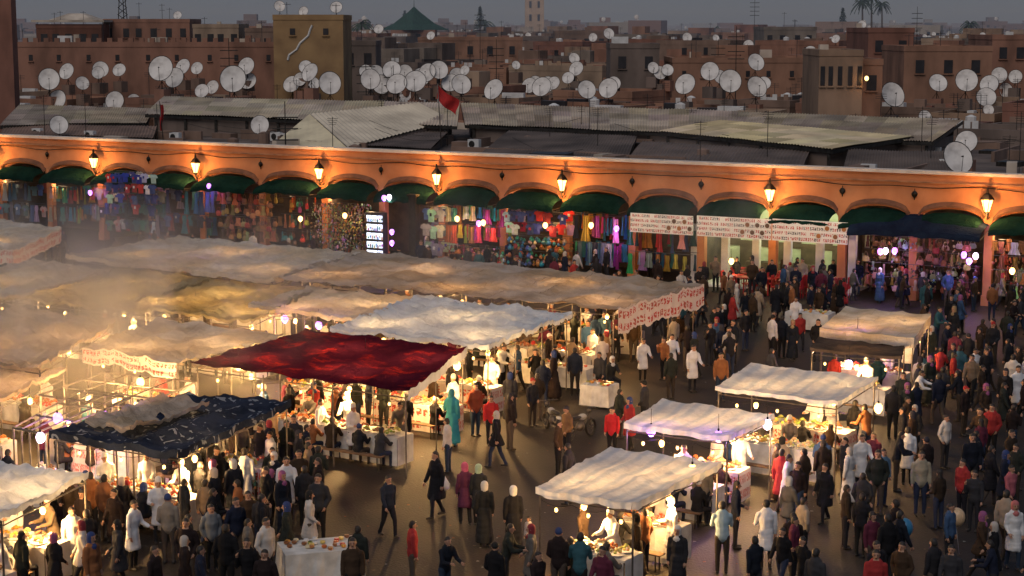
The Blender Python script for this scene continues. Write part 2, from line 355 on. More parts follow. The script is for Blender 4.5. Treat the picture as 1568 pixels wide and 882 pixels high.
# lanterns
lm=MB()
lm.lathe((0,-.42,0),[(.10,-.30),(.22,.12),(.22,.16)],6,0)
lm.lathe((0,-.42,0),[(.26,.162),(.27,.20),(.14,.36),(.06,.42),(.05,.5),(.02,.62)],6,1)
lm.lathe((0,-.42,0),[(.02,-.46),(.05,-.40),(.11,-.33),(.115,-.302)],6,1)
for i in range(6):
    a=2*math.pi*i/6; lm.cyl((.102*math.cos(a),-.42+.102*math.sin(a),-.3),(.225*math.cos(a),-.42+.225*math.sin(a),.16),.013,.013,4,1)
lm.path([(0,0,-.55),(0,-.15,-.62),(0,-.36,-.6),(0,-.42,-.46)],.025,5,1); lm.path([(0,0,-.2),(0,-.2,-.5),(0,-.36,-.6)],.015,4,1)
lme=lm.mesh("wall_lantern",[LGLASS,IRON])
for i,s in enumerate(lampS):
    p=F(s,.0,5.02)
    o=inst("wall_lantern",lme,p,ANG,1.25)
    plight((0,-.85,.2),190,LANT,.12,o,"lantern_light")
    plight((0,-.6,-.62),80,LANT,.1,o,"lantern_light_low")

# awnings
def awning(s0,s1,mat,zt=4.5,zb=3.68,out=1.25):
    m=MB(); K=14; P=6
    vs=[]
    for j in range(P+1):
        t=j/P
        for i in range(K+1):
            u=i/K; arch=math.sqrt(max(0,1-(2*u-1)**2))
            z=zt-.34+.34*arch-(zt-.34-zb)*t**1.6-.34*arch*t*.7+.015*math.sin(i*2.2+j)
            vs.append((s0+(s1-s0)*u,-.02-out*math.sin(t*math.pi/2),z))
    fs=[(j*(K+1)+i,j*(K+1)+i+1,(j+1)*(K+1)+i+1,(j+1)*(K+1)+i) for j in range(P) for i in range(K)]
    m.add(vs,fs)
    e=vs[-(K+1):]
    for i in range(K):
        a,b=e[i],e[i+1]; d1=.12+.04*math.sin(i*1.7); d2=.12+.04*math.sin((i+1)*1.7)
        m.quad((a[0],a[1],a[2]-d1),(b[0],b[1],b[2]-d2),b,a)
    m.cyl((s0,-.1,3.7),(s0,-out,zb),.02,.02,5,1); m.cyl((s1,-.1,3.7),(s1,-out,zb),.02,.02,5,1)
    m.obj("shop_awning",[mat,METAL],None,A,ANG)
restS0,restS1=ws(1062),ws(1305)
for a,b in zip(piers[:-1],piers[1:]):
    awning(a+.25,b-.25,GREENAWN,4.5+R(-.06,.06),3.68+R(-.08,.08),1.25+R(-.1,.15))
awning(ws(1305,1.2),ws(1508,1.2),BLUEAWN,4.3,3.4,1.9)

# ---------------------------------------------------------------- goods
PAL_MIX=[(.5,.03,.03),(.03,.06,.3),(.75,.75,.72),(.02,.02,.03),(.05,.3,.3),(.6,.25,.05),(.5,.06,.25),(.1,.3,.12),(.55,.45,.1),(.25,.06,.3),(.05,.2,.45),(.3,.15,.08)]
PAL_TEE=[(.6,.03,.03),(.04,.06,.25),(.8,.8,.78),(.5,.02,.03),(.02,.02,.03),(.7,.7,.68),(.05,.08,.35)]
PAL_BLUE=[(.03,.12,.22),(.04,.2,.25),(.08,.15,.3),(.35,.35,.38),(.02,.05,.12),(.3,.04,.05),(.03,.03,.04)]
PAL_BAG=[(.28,.12,.05),(.4,.2,.08),(.15,.06,.03),(.5,.3,.12),(.3,.05,.03)]
PAL_HOT=[(.6,.2,.03),(.6,.05,.05),(.55,.4,.05),(.03,.3,.35),(.4,.04,.2),(.7,.55,.4),(.05,.35,.25)]
PAL_METAL=[(.5,.42,.3),(.6,.55,.45),(.3,.2,.1),(.5,.3,.1),(.2,.15,.1),(.7,.68,.6)]
def tee(m,x,y,z,w,h,c,mat=0):
    tilt=R(-.1,.1)
    pts=[(-.22,1),(-.08,.94),(.08,.94),(.22,1),(.5,.86),(.62,.62),(.44,.56),(.36,.68),(.34,0),(-.34,0),(-.36,.68),(-.44,.56),(-.62,.62),(-.5,.86)]
    vs=[(x+p[0]*w,y+tilt*p[0]*w+R(-.02,.02),z-h+p[1]*h) for p in pts]+[(x,y-.06,z-h*.5)]
    n=len(pts); m.add(vs,[(i,(i+1)%n,n) for i in range(n)],mat,c)
    if random.random()<.4:
        c2=random.choice(PAL_TEE); m.quad((x-.12*w,y-.075,z-h*.55),(x+.12*w,y-.075,z-h*.55),(x+.12*w,y-.075,z-h*.3),(x-.12*w,y-.075,z-h*.3),mat,c2)
def dress(m,x,y,z,w,h,c,mat=0):
    K=6; vs=[]
    for j,(t,ww) in enumerate(((0,.5),(.15,.62),(.45,.5),(1,1))):
        for i in range(K+1):
            u=i/K-.5; vs.append((x+u*w*ww,y+(.035*(1 if i%2 else -1))*(t+.3)+R(-.01,.01),z-h*t))
    fs=[(j*(K+1)+i,(j+1)*(K+1)+i,(j+1)*(K+1)+i+1,j*(K+1)+i+1) for j in range(3) for i in range(K)]
    m.add(vs,fs,mat,c)
    if random.random()<.5: 
        c2=tuple(min(1,q*1.8+.05) for q in c); m.quad((x-.03*w,y-.06,z-h),(x+.03*w,y-.06,z-h),(x+.03*w,y-.06,z-.05),(x-.03*w,y-.06,z-.05),mat,c2)
def bag(m,x,y,z,w,h,c,mat=0):
    m.lathe((x,y,z-h),[(w*.3,0),(w*.5,h*.12),(w*.48,h*.4),(w*.3,h*.6)],8,mat,c,sy=.45)
    m.path([(x-w*.3,y,z-h*.45),(x-w*.12,y,z),(x+w*.12,y,z),(x+w*.3,y,z-h*.45)],.012,4,mat,c)
def shop(px0,px1,kinds,pal,z0,z1,out=.3,rows=2,step=.42,name="hanging_clothes_display",keep=.9):
    s0,s1=ws(px0,out),ws(px1,out); m=MB()
    for layer in range(2):
        oo=out-layer*.9
        for r in range(rows):
            zt=z1-(z1-z0)*r/rows; hh=(z1-z0)/rows
            m.cyl((s0,-oo,zt+.02),(s1,-oo,zt+.02),.015,.015,4,0,(.1,.1,.1))
            x=s0+R(0,.2); run=None; nrun=0
            while x<s1-.1:
                k=random.choice(kinds)
                if nrun<=0 or run is None: run=random.choice(pal); nrun=random.randint(1,3)
                nrun-=1
                c=tuple(max(.008,q*R(.45,1.1)) for q in run)
                if random.random()<keep:
                    dz=R(-.12,.08)
                    if k=='tee': tee(m,x,-oo+R(-.1,.1),zt+dz,R(.5,.62),min(hh*.92,R(.6,.75)),c)
                    elif k=='dress': dress(m,x,-oo+R(-.14,.14),zt+dz,R(.36,.62),hh*R(.65,.97),c)
                    elif k=='bag': bag(m,x,-oo+R(-.15,.15),zt-R(0,.3),R(.25,.45),R(.4,.6),c)
                    elif k=='scarf': dress(m,x,-oo+R(-.08,.08),zt+dz,R(.13,.24),hh*R(.55,.95),c)
                    elif k=='pot':
                        q=R(.06,.15); m.lathe((x,-oo+R(-.2,.2),zt-hh),[(q*.5,0),(q,q*.7),(q*.9,q*1.3),(q*.4,q*1.9),(q*.5,q*2.2)],9,1,c)
                    elif k=='trinket':
                        for _ in range(6):
                            q=R(.02,.065); m.ell((x+R(-.2,.2),-oo+R(-.15,.1),zt-R(0,hh)),(q,q,q*R(.8,2)),6,4,1,tuple(v*R(.4,1.1) for v in c))
                x+=step*(.45 if k in('scarf','trinket') else 1)*R(.7,1.2)
    return m.obj(name,[ATTR,ATTRS],None,A,ANG)
shop(-40,70,['dress','tee'],PAL_BLUE,.6,3.3,.1,keep=.6)
shop(75,128,['scarf','dress'],PAL_HOT,.8,3.2,.3)
shop(130,165,['tee','scarf'],PAL_BLUE,1,3.4,.1)
shop(165,240,['tee'],PAL_TEE,2.6,4.5,1.5,rows=3,step=.55)
shop(165,240,['dress','tee'],PAL_BLUE+PAL_MIX[:4],.5,2.6,1.0)
shop(240,332,['dress','tee'],PAL_BLUE,.5,3.5,.7,keep=.8)
shop(332,420,['bag','bag','dress'],PAL_BAG,.7,3.6,.8,rows=4,name="hanging_bags_display")
shop(430,475,['bag','scarf'],PAL_BAG+PAL_HOT,.5,3.4,.5,rows=3,name="hanging_bags_display",keep=.7)
shop(478,555,['trinket'],PAL_METAL,.3,3.2,.7,rows=5,step=.3,name="souvenir_display")
shop(650,682,['tee'],[(.7,.7,.7),(.5,.45,.4),(.2,.3,.4)],.5,3.4,.9,rows=3)
shop(684,772,['scarf','dress'],PAL_HOT,1.4,3.5,.7)
shop(684,772,['pot','trinket'],PAL_HOT+PAL_METAL,.4,1.3,1.1,rows=2,step=.3,name="pottery_display")
shop(774,866,['tee'],PAL_TEE,2.2,3.5,1.0,rows=2,step=.5)
shop(774,866,['pot'],[(.03,.35,.35),(.6,.5,.3),(.05,.2,.4),(.5,.2,.05)],.5,2.1,1.0,rows=4,step=.25,name="pottery_display")
shop(878,962,['dress','scarf'],PAL_HOT+PAL_BLUE,.5,3.4,.7)
shop(966,1062,['dress','scarf'],PAL_HOT+PAL_BLUE,.5,2.8,.9,keep=.8)
shop(1325,1500,['trinket','bag','scarf'],PAL_METAL[:5]+PAL_BAG,.5,3.2,.6,rows=4,step=.35,name="souvenir_display",keep=.7)
shop(1525,1640,['trinket','dress'],PAL_METAL+PAL_BAG,.5,3.2,.4,rows=4,step=.35,name="souvenir_display",keep=.6)
s0,s1=ws(562,.7),ws(590,.7); m=MB()
m.box(((s0+s1)/2,-.7,1.6),(s1-s0,.4,2.6),0,1)
for r in range(5):
    for q in range(3): m.box((s0+(s1-s0)*(.2+.3*q),-.915,.55+r*.5),((s1-s0)*.26,.02,.36),0,0)
for r in range(5):
    for k in range(9): m.ell((s0+(s1-s0)*(.08+.105*k),-.96,.42+r*.5+R(0,.12)),(.05,.03,R(.07,.15)),6,4,2,random.choice(PAL_MIX))
m.obj("glass_display_case",[CASEG,METAL,ATTRS],None,A,ANG)
m=MB(); s0=ws(634,1.2); m.box((s0,-1.2,2),(.45,.45,4)); m.box((s0,-1.2,4.05),(.6,.6,.12)); m.box((s0,-1.2,.15),(.6,.6,.3)); m.obj("awning_pillar",[METAL],None,A,ANG)
# restaurant
rest=empty("restaurant_front",A,ANG)
m=MB()
m.quad((restS0,3.2,0),(restS1,3.2,0),(restS1,3.2,4),(restS0,3.2,4),0)
m.box(((restS0+restS1)/2,1.6,.06),(restS1-restS0,4,.12),0,2)
for i in range(6):
    x=restS0+(restS1-restS0)*i/5; m.box((x,.35,1.6),(.38,.3,3.1),0,3); m.box((x,.35,.2),(.46,.38,.4),0,3)
    if i<5: 
        m.box((x+1.1,3.15,2.3),(.7,.05,1.0),0,4); m.box((x+1.9,3.1,1.1),(.9,.06,2.0),0,4)
m.box(((restS0+restS1)/2,2.4,.6),((restS1-restS0)*.5,.6,1.0),0,4)
for i in range(18):
    x=restS0+R(.5,restS1-restS0-.5); y=R(-2.4,1.8)
    m.box((x,y,.87),(.7,.7,.04),0,1); m.cyl((x,y,0),(x,y,.86),.04,.04,6,1)
    for sx in(-.6,.6): 
        m.box((x+sx,y,.5),(.4,.4,.05),0,1); m.box((x+sx*1.3,y,.8),(.04,.4,.55),0,1)
        for dx in(-.16,.16):
            for dy in(-.16,.16): m.cyl((x+sx+dx,y+dy,0),(x+sx+dx,y+dy,.5),.015,.015,4,1)
m.obj("columns_and_tables",[rough_mat("pale_green_wall",(.6,.68,.48),(.4,.46,.32),scale=1),REDP,TABLECLOTH,WHITEP,rough_mat("brown_panel",(.12,.09,.06))],rest)
for i in range(3): plight((restS0+(restS1-restS0)*(i+.5)/3,1.4,3.1),120,(.92,1,.60),.3,rest,"ceiling_lamp_light")
def fsign(px0,px1,zt,zb,out,mat,name="menu_sign",pics=0):
    a,b=ws(px0,out),ws(px1,out); m=MB()
    m.quad((a,-out-.03,zb),(b,-out-.03,zb),(b,-out-.03,zt),(a,-out-.03,zt),0)
    m.box(((a+b)/2,-out,(zt+zb)/2),(b-a,.05,zt-zb),0,1)
    for k in range(pics):
        x=a+(b-a)*(.62+.33*k/max(1,pics-1)) ; z=zb+(zt-zb)*(.32+.36*(k%2))
        m.cyl((x,-out-.035,z),(x,-out-.045,z),.17,.17,14,2,(.7,.68,.62)); m.cyl((x,-out-.046,z),(x,-out-.055,z),.12,.11,12,2,random.choice([(.25,.1,.04),(.4,.15,.04),(.12,.06,.03)]))
    m.obj(name,[mat,WHITEP,ATTR],None,A,ANG)
fsign(966,1062,3.75,2.75,1.35,SIGN1,pics=5); fsign(1068,1182,3.8,2.75,1.35,SIGN1,pics=6); fsign(1184,1300,3.85,2.75,1.35,SIGN1,pics=4)
for k in range(6): plight(F(ws(975+60*k,2.2),2.3,4.1),10,(1,.86,.66),.1,None,"sign_lamp_light")
for px in (20,100,200,285,370,450,520,575,665,730,800,850,905,1000,1350,1440,1540,1620):
    o_=ws(px,-.9); plight(F(o_,-.4,3.3),40,(1,.66,.34),.15,None,"shop_lamp_light")
def bulb(p,mat=BULB,r=.075,power=0,col=WARM,cord=.5):
    m=MB(); m.ell((0,0,0),(r,r,r*1.2),8,6,0); m.cyl((0,0,r),(0,0,r+.09),.03,.03,6,1); m.cyl((0,0,r+.09),(0,0,r+cord),.008,.008,4,1)
    o=m.obj("light_bulb",[mat,IRON],None,p,0,True)
    if power: plight((0,0,-.2),power,col,.08,o,"bulb_light")
VI=(.50,.22,1)
for px,py,mt in ((138,295,BULBV),(320,285,BULBV),(588,303,BULBV),(596,302,BULB),(600,355,BULBV),(600,372,BULBV),(733,342,BULBV),(740,341,BULBW),(944,350,BULBV),(905,345,BULBW),(1348,385,BULBV),(1356,384,BULB),(1370,384,BULBV),(1476,390,BULBV),(1484,400,BULBV),(1494,392,BULB),(835,345,BULBW),(700,335,BULBW),(528,330,BULBW),(460,335,BULBW),(1120,400,BULBW),(1550,415,BULBW)):
    d=ray(px,py); k=1.35 if px<1300 else 2.0
    s=ws(px,k,py); a=A+dv*s+nv*k; t=a.y/d[1]; bulb(Vector((a.x,a.y,CH+d[2]*t)),mt,.14,35 if mt!=BULBV else 50,(1,.85,.8) if mt==BULB else (VI if mt==BULBV else WARM))

# ---------------------------------------------------------------- corrugated roofs
def corr(name,c,mat,parent=None,nw=70,amp=.035):
    """c: 4 world corners nearL nearR farR farL ; ribs run near->far"""
    m=MB(); c=[Vector(q) for q in c]; K=nw*4; vs=[]; P=4
    for j in range(P+1):
        for i in range(K+1):
            u=i/K; t=j/P; p=(c[0].lerp(c[1],u)).lerp(c[3].lerp(c[2],u),t)
            sheet=math.floor(u*nw/7)+3*math.floor(t*3.99)
            off=.03*math.sin(sheet*12.9)
            jag=.18*math.sin(math.floor(u*nw/7)*7.3) if j==0 else 0
            vs.append((p.x,p.y-jag,p.z+amp*math.cos(i*math.pi/2)+off+.06*mn.noise(Vector((p.x*.3,p.y*.3,0)))))
    fs=[(j*(K+1)+i,j*(K+1)+i+1,(j+1)*(K+1)+i+1,(j+1)*(K+1)+i) for j in range(P) for i in range(K)]
    base=len(m.v); m.v.extend(vs); sheets={}
    for q,f in enumerate(fs):
        j=q//K; i=q%K; key=(j,i//28)
        if key not in sheets: 
            d=R(.6,1.05); sheets[key]=(d,d*R(.92,1.0),d*R(.80,1.0))
        m.f.append(tuple(base+k for k in f)); m.m.append(0); m.c.append(sheets[key])
    for a,b in ((c[0],c[1]),(c[1],c[2]),(c[3],c[0])):
        m.quad((a.x,a.y,a.z-.28),(b.x,b.y,b.z-.28),(b.x,b.y,b.z-.06),(a.x,a.y,a.z-.06),1)
    ctr=(c[0]+c[1]+c[2]+c[3])/4
    q=[ctr+(p-ctr)*.93 for p in c]
    for a,b in ((q[0],q[1]),(q[1],q[2]),(q[3],q[0]),(q[2],q[3])):
        m.quad((a.x,a.y,5.4),(b.x,b.y,5.4),(b.x,b.y,min(a.z,b.z)-.1),(a.x,a.y,min(a.z,b.z)-.1),2)
    nseg=int((q[1]-q[0]).length/2.5)
    for i in range(nseg+1):
        p=q[0].lerp(q[1],i/max(1,nseg)); m.box((p.x,p.y-.12,(5.4+p.z)/2),(.18,.12,p.z-5.4-.1),0,1)
    return m.obj(name,[mat,METAL,PL[7]],parent)
def weather(mat):
    nt=mat.node_tree; b=nt.nodes["Principled BSDF"]; src=b.inputs['Base Color'].links[0].from_socket
    a=N(nt,'ShaderNodeAttribute',attribute_name='Col'); mx=N(nt,'ShaderNodeVectorMath',operation='MULTIPLY')
    nt.links.new(src,mx.inputs[0]); nt.links.new(a.outputs['Color'],mx.inputs[1]); nt.links.new(mx.outputs[0],b.inputs['Base Color'])
for q in (TIN,TIND,TINL): weather(q)
def Q(l): return [S(*q) for q in l]
corr("corrugated_roof",Q([(222,174,7.0),(700,192,6.8),(704,158,7.9),(252,147,7.9)]),TIN,nw=110)
corr("corrugated_roof",Q([(712,190,6.8),(1125,207,6.7),(1130,170,7.8),(705,157,7.8)]),TIND,nw=100)
corr("corrugated_roof",Q([(1105,208,6.7),(1430,216,6.8),(1475,183,7.7),(1120,169,7.8)]),TIND,nw=80)
corr("corrugated_roof",Q([(1010,200,7.0),(1275,228,6.6),(1400,208,7.0),(1105,184,7.6)]),TINL,nw=60)
corr("corrugated_roof",Q([(0,192,6.4),(225,188,6.4),(235,165,7.0),(30,160,7.0)]),TIND,nw=60)
corr("corrugated_roof",Q([(735,236,5.9),(960,246,5.9),(975,208,6.6),(780,200,6.6)]),ROOFDARK,nw=50)
corr("corrugated_roof",Q([(960,244,5.9),(1230,255,5.9),(1240,230,6.4),(985,216,6.5)]),PL[7],nw=50)
corr("corrugated_roof",Q([(1290,262,5.8),(1480,266,5.8),(1470,232,6.5),(1300,228,6.5)]),ROOFDARK,nw=40)
corr("corrugated_roof",Q([(0,205,5.9),(235,212,5.9),(240,192,6.4),(10,190,6.4)]),PL[3],nw=50)
corr("corrugated_roof",Q([(545,222,5.9),(660,228,5.9),(690,199,6.4),(560,196,6.4)]),PL[7],nw=30)
a=S(416,222,5.9);b=S(532,226,5.9);ap=S(474,174,7.5)
m=MB()
def slab(m,p0,p1,p2,p3,nw,mat):
    K=nw*4; vs=[]
    for j in range(2):
        for i in range(K+1):
            u=i/K; p=p0.lerp(p1,u) if j==0 else p3.lerp(p2,u); vs.append((p.x,p.y,p.z+.035*math.cos(i*math.pi/2)))
    m.add(vs,[(i,i+1,K+1+i+1,K+1+i) for i in range(K)],mat)
ridge_b=S(640,157,8.1); eave_b=S(692,184,6.9)
slab(m,b,eave_b,ridge_b,ap,28,0)
vs=[];K=48
for i in range(K+1):
    u=i/K; p=a.lerp(b,u); top=ap if abs(u-.5)<.01 else (a.lerp(ap,2*u) if u<.5 else ap.lerp(b,2*u-1))
    vs+=[(p.x,p.y+.05*math.cos(i*math.pi/2),p.z-.3),(top.x,top.y+.05*math.cos(i*math.pi/2),top.z-.02)]
m.add(vs,[(2*i,2*i+2,2*i+3,2*i+1) for i in range(K)],1)
m.quad((b.x,b.y,5.4),(eave_b.x,eave_b.y,5.4),(eave_b.x,eave_b.y,eave_b.z-.1),(b.x,b.y,b.z-.1),2)
m.obj("gabled_tin_shed",[TIN,TINL,PL[7]])
# roof clutter
m=MB()
for i in range(230):
    s=R(-6,75); y=R(1.5,40); h=R(.2,.8)
    k=random.random()
    if k<.45: m.box((s,y,5.5+h/2),(R(.4,2.4),R(.4,2),h),R(-.3,.3),random.choice((0,1,2,1)))
    elif k<.62: m.box((s,y,5.5+.3),(R(2,7),.2,.6),random.choice((0,1.57)),1)
    elif k<.70: m.lathe((s,y,5.5),[(.35,0),(.38,.1),(.36,.9),(.1,1.0)],10,1)
    elif k<.84: 
        m.box((s,y,5.95),(.8,.35,.6),0,3); m.cyl((s-.1,y-.178,5.95),(s-.1,y-.19,5.95),.22,.22,12,0)
    else: 
        zt=7+R(0,2.0); m.cyl((s,y,5.5),(s,y,zt),.025,.02,5,0)
        for q in range(4): m.cyl((s-.4+.05*q,y,zt-.1-q*.12),(s+.4-.05*q,y,zt-.1-q*.12),.012,.012,4,0)
for i in range(16):
    s=R(0,65); y=R(2,25); p0_=(s,y,R(6.3,7.4)); p1_=(s+R(5,12),y+R(-3,5),R(6.3,7.4)); pts=[tuple(p0_[k]+(p1_[k]-p0_[k])*t/8-(.5*math.sin(math.pi*t/8) if k==2 else 0) for k in range(3)) for t in range(9)]
    m.path(pts,.014,4,0)
m.obj("roof_clutter",[METAL,PL[3],TIND,WHITEP],None,A,ANG)

# ---------------------------------------------------------------- satellite dishes
def dishmesh(az,el,rr=.85):
    m=MB(); Rm=Matrix.Rotation(az,4,'Z')@Matrix.Rotation(-el,4,'X')
    c=Vector((0,0,1.3)); n=22; rings=6; vs=[]
    for k in range(rings+1):
        r=rr*k/rings
        for i in range(n):
            a=2*math.pi*i/n; p=Vector((r*math.cos(a)*.95,-.30*(r/rr)**2*.55+.0,r*math.sin(a)*1.03)); vs.append(c+Rm@p)
    fs=[]
    for k in range(rings):
        for i in range(n): j=(i+1)%n; fs.append((k*n+i,k*n+j,(k+1)*n+j,(k+1)*n+i))
    m.add(vs,fs,0)
    rim=vs[-n:]+[vs[-n]]; m.path(rim,.022,4,1)
    lnb=c+Rm@Vector((0,-.62,-.12)); m.cyl(c+Rm@Vector((0,-.16,-rr*1.0)),lnb,.016,.016,5,1)
    m.cyl(lnb,lnb+Rm@Vector((0,.14,.05)),.045,.03,8,1)
    m.cyl(c+Rm@Vector((0,.04,0)),(0,.18,1.2),.05,.05,6,1); m.cyl((0,.18,0),(0,.18,1.35),.035,.035,6,1)
    m.cyl((0,.18,.5),(.3,.4,0),.02,.02,5,1); m.cyl((0,.18,.5),(-.3,.4,0),.02,.02,5,1)
    return m.mesh("satellite_dish",[DISH,METAL],True)
dm=[dishmesh(rad(a),rad(e)) for a,e in ((-12,24),(8,20),(-24,28),(-4,32),(14,26))]
dl=[(75,122,34),(103,110,26),(129,108,24),(154,107,26),(183,108,22),(126,128,22),(88,155,34),(90,192,30),(176,155,30),(205,155,22),(247,106,40),(268,120,32),(281,103,26),(265,46,28),(302,105,20),(326,134,22),
(357,122,42),(380,125,28),(378,102,28),(398,192,30),(400,80,18),(447,112,26),(447,130,28),(468,103,22),(476,112,30),(480,128,20),(505,128,36),(503,106,26),(567,122,32),(583,130,30),(600,108,30),(608,130,34),(620,112,26),(636,126,36),(655,112,30),(672,108,30),(690,128,30),(706,130,32),(757,138,34),(660,55,14),
(811,132,26),(830,134,32),(838,130,26),(879,90,18),(883,106,24),(898,138,30),(932,136,32),(932,52,18),(957,115,26),(978,108,24),(1010,112,22),(1022,108,20),(1050,130,34),(1087,110,30),(1106,142,26),(1118,125,36),(1133,105,24),(1157,96,28),(1158,134,34),(1182,136,26),(1233,110,24),(1241,80,20),(1264,148,34),(1280,60,14),(1352,112,26),(1366,146,40),(1372,112,24),(1415,116,24),(1436,128,30),(1452,126,26),(1480,124,36),(1490,108,26),(1510,150,32),(1515,130,30),(1530,116,26),(1465,243,52),(1480,218,36),(1500,105,22),(1540,140,26),(1146,70,18),(1052,58,16),(1320,38,14),(465,18,16),(515,12,20),(428,10,18),(272,24,14),(580,45,16),
(150,112,20),(560,110,22),(870,120,20),(1000,104,18),(1400,108,20),(1555,118,22),(620,142,26),(790,100,14),(712,108,16),
(575,112,26),(590,120,26),(645,118,28),(700,118,28),(820,128,24),(848,128,22),(940,128,22),(1140,130,24),(1170,128,22),(1102,118,22),(1445,118,24),(1500,122,26),(255,114,26),(368,114,26),(460,122,22),(492,118,24)]
dish_bases=[]; huts=MB()
for px,py,sz in dl:
    dist=1.75*FPX/sz if sz>=24 else 168
    if py<95: dist=205+ (95-py)
    elif dist<140 and py<165: dist=145
    if py>170: dist=min(dist,96 if px>1400 else 122)
    if py in(18,12,10): dist=174
    p=SY(px,py,dist)
    sc=sz/FPX*dist/1.72
    z0=p.z-1.3*sc
    inst("satellite_dish",random.choice(dm),(p.x,p.y,z0),R(-.15,.15),sc)
    if z0>9.3 and dist!=174:
        huts.box((p.x,p.y+1,z0/2),(R(3,6),R(3,4),z0),ANG,random.randrange(3))
    else:
        dish_bases.append((p.x,p.y,z0))
        if dist!=174 and z0>5.6: huts.box((p.x,p.y+.2,z0-.5),(1.0,.9,1.0),ANG,random.randrange(3)); 
huts.obj("dish_plinths_and_stair_huts",[PL[3],PL[0],PL[7]])
def sightcap(x,y,wd,h):
    for bx,by,bz in dish_bases:
        if y-7<by and abs(bx/by*y-x)<wd*.5+.5:
            yy=y-6 if y-6<by else by
            lim=CH-(CH-bz)*yy/by
            if abs(bx-x)<wd*.5+1 and abs(by-y)<6: lim=bz+.45
            h=min(h,lim)
    return max(5.3,h)

# ---------------------------------------------------------------- medina houses
def house(x,y,wd,dp,h,rot,mat):
    m=MB(); c,s=math.cos(rot),math.sin(rot)
    def L2(a,b): return (x+a*c-b*s,y+a*s+b*c)
    def bx(a,b,z,sx,sy,sz,mt): 
        q=L2(a,b); m.box((q[0],q[1],z),(sx,sy,sz),rot,mt)
    bx(0,0,(h-.5)/2,wd,dp,h-.5,mat)
    t=.25
    for a,b,sx,sy in ((0,-dp/2+t/2,wd+.06,t+.06),(0,dp/2-t/2,wd+.06,t+.06),(-wd/2+t/2,0,t+.06,dp-2*t-.07),(wd/2-t/2,0,t+.06,dp-2*t-.07)):
        bx(a,b,h-.27,sx,sy,.62,mat)
    if random.random()<.65 and h>7: 
        hw,hd,hh=R(2,wd*.5),R(2,dp*.5),R(1.0,2.4)
        bx(R(-wd/4,wd/4),R(-dp/4,dp/4),h-.49+hh/2,hw,hd,hh,random.choice((0,1,2)))
    nwin=random.randint(1,5)
    for rw in range(2):
        for i in range(nwin):
            a=-wd/2+wd*(i+.5)/nwin+R(-.7,.7); ww,wh=R(.35,.8),R(.4,1.0); z=h-R(1.2,1.8)-rw*2.2
            if random.random()<.7:
                bx(a,-dp/2-.01,z,ww,.06,wh,4 if random.random()<.03 else 3); bx(a,-dp/2-.05,z-wh/2-.06,ww+.2,.16,.08,1)
    if random.random()<.4: bx(R(-wd*.3,wd*.3),-dp/2-.005,h-R(1.2,2.5),R(1.5,4),.03,R(.8,2),random.choice((1,2)))
    for k in range(random.randint(2,9)):
        r=random.random(); a,b=R(-wd*.4,wd*.4),R(-dp*.4,dp*.4); q=L2(a,b)
        if r<.15: m.lathe((q[0],q[1],h-.5),[(.4,0),(.42,.9),(.1,1.05)],10,5)
        elif r<.45: 
            zt=h+R(.8,2.6); m.cyl((q[0],q[1],h-.5),(q[0],q[1],zt),.03,.025,5,3)
            for w_ in range(3): m.cyl((q[0]-.4,q[1],zt-.1-w_*.15),(q[0]+.4,q[1],zt-.1-w_*.15),.015,.015,4,3)
        else: bx(a,b,h-.2,R(.4,2.5),R(.4,1),R(.4,1.3),random.choice((0,2,5,3,1,1)))
    if random.random()<.4:
        for k in range(6): 
            q=L2(-wd*.3+k*.55,-dp*.3); 
            if random.random()<.8: m.quad((q[0],q[1],h-.1-R(0,.2)),(q[0]+.42,q[1],h-.1-R(0,.2)),(q[0]+.42,q[1],h+.5),(q[0],q[1],h+.5),random.choice((2,5,0,5)))
    return m
lmkr=[]
def landmark(px0,px1,pyt,Y,dp,mat,name,windows=0,win=(.8,1.2),extra=None):
    p0=SY(px0,pyt,Y); p1=SY(px1,pyt,Y); wd=p1.x-p0.x; h=p0.z; x=(p0.x+p1.x)/2; y=Y+dp/2
    m=MB(); m.box((x,y,(h-.4)/2),(wd,dp,h-.4),0,0)
    t=.3
    m.box((x,Y+t/2,h-.15),(wd+.1,t+.1,.5),0,0); m.box((x,Y+dp-t/2,h-.15),(wd+.1,t+.1,.5),0,0)
    for q in (p0.x+t/2,p1.x-t/2): m.box((q,y,h-.15),(t+.1,dp-2*t-.11,.5),0,0)
    for i in range(windows):
        a=p0.x+wd*(i+.5)/windows+R(-.2,.2)
        m.box((a,Y-.01,h-1.2-win[1]/2),(win[0],.08,win[1]),0,1)
        m.box((a,Y-.06,h-1.3-win[1]),(win[0]+.2,.2,.1),0,0)
    for k in range(int(wd/2.5)):
        q=R(p0.x+.6,p1.x-.6)
        if random.random()<.5: m.box((q,Y+R(1,dp-.5),h+.1),(R(.5,1.8),.6,R(.6,1.6)),0,random.choice((0,2,4)))
        else: 
            zt=h+R(1,2.5); m.cyl((q,Y+1,h-.4),(q,Y+1,zt),.03,.03,5,1); m.cyl((q-.4,Y+1,zt-.2),(q+.4,Y+1,zt-.2),.02,.02,4,1)
    if extra: extra(m,p0,p1,h,Y,dp)
    m.obj(name,[mat,GLASSD,TIND,GREENTILE,WHITEP,WINLIT])
    lmkr.append((p0.x-1,p1.x+1,Y-1,Y+dp+1))
def stains(m,p0,p1,h,Y,dp):
    pts=[(p0.x+(p1.x-p0.x)*t,Y-.03,h-k) for t,k in ((.56,.9),(.53,1.3),(.5,1.9),(.38,2.6),(.33,3.2),(.22,3.7),(.2,4.2))]
    m.path(pts,.10,5,4)
landmark(418,525,24,170,9,OCHRE,"ochre_tower_house",2,extra=stains,win=(.5,.6))
def cren(m,p0,p1,h,Y,dp):
    x=p0.x
    while x<p1.x: m.box((x,Y+.2,h+.3),(.5,.35,.45),0,0); x+=1.1
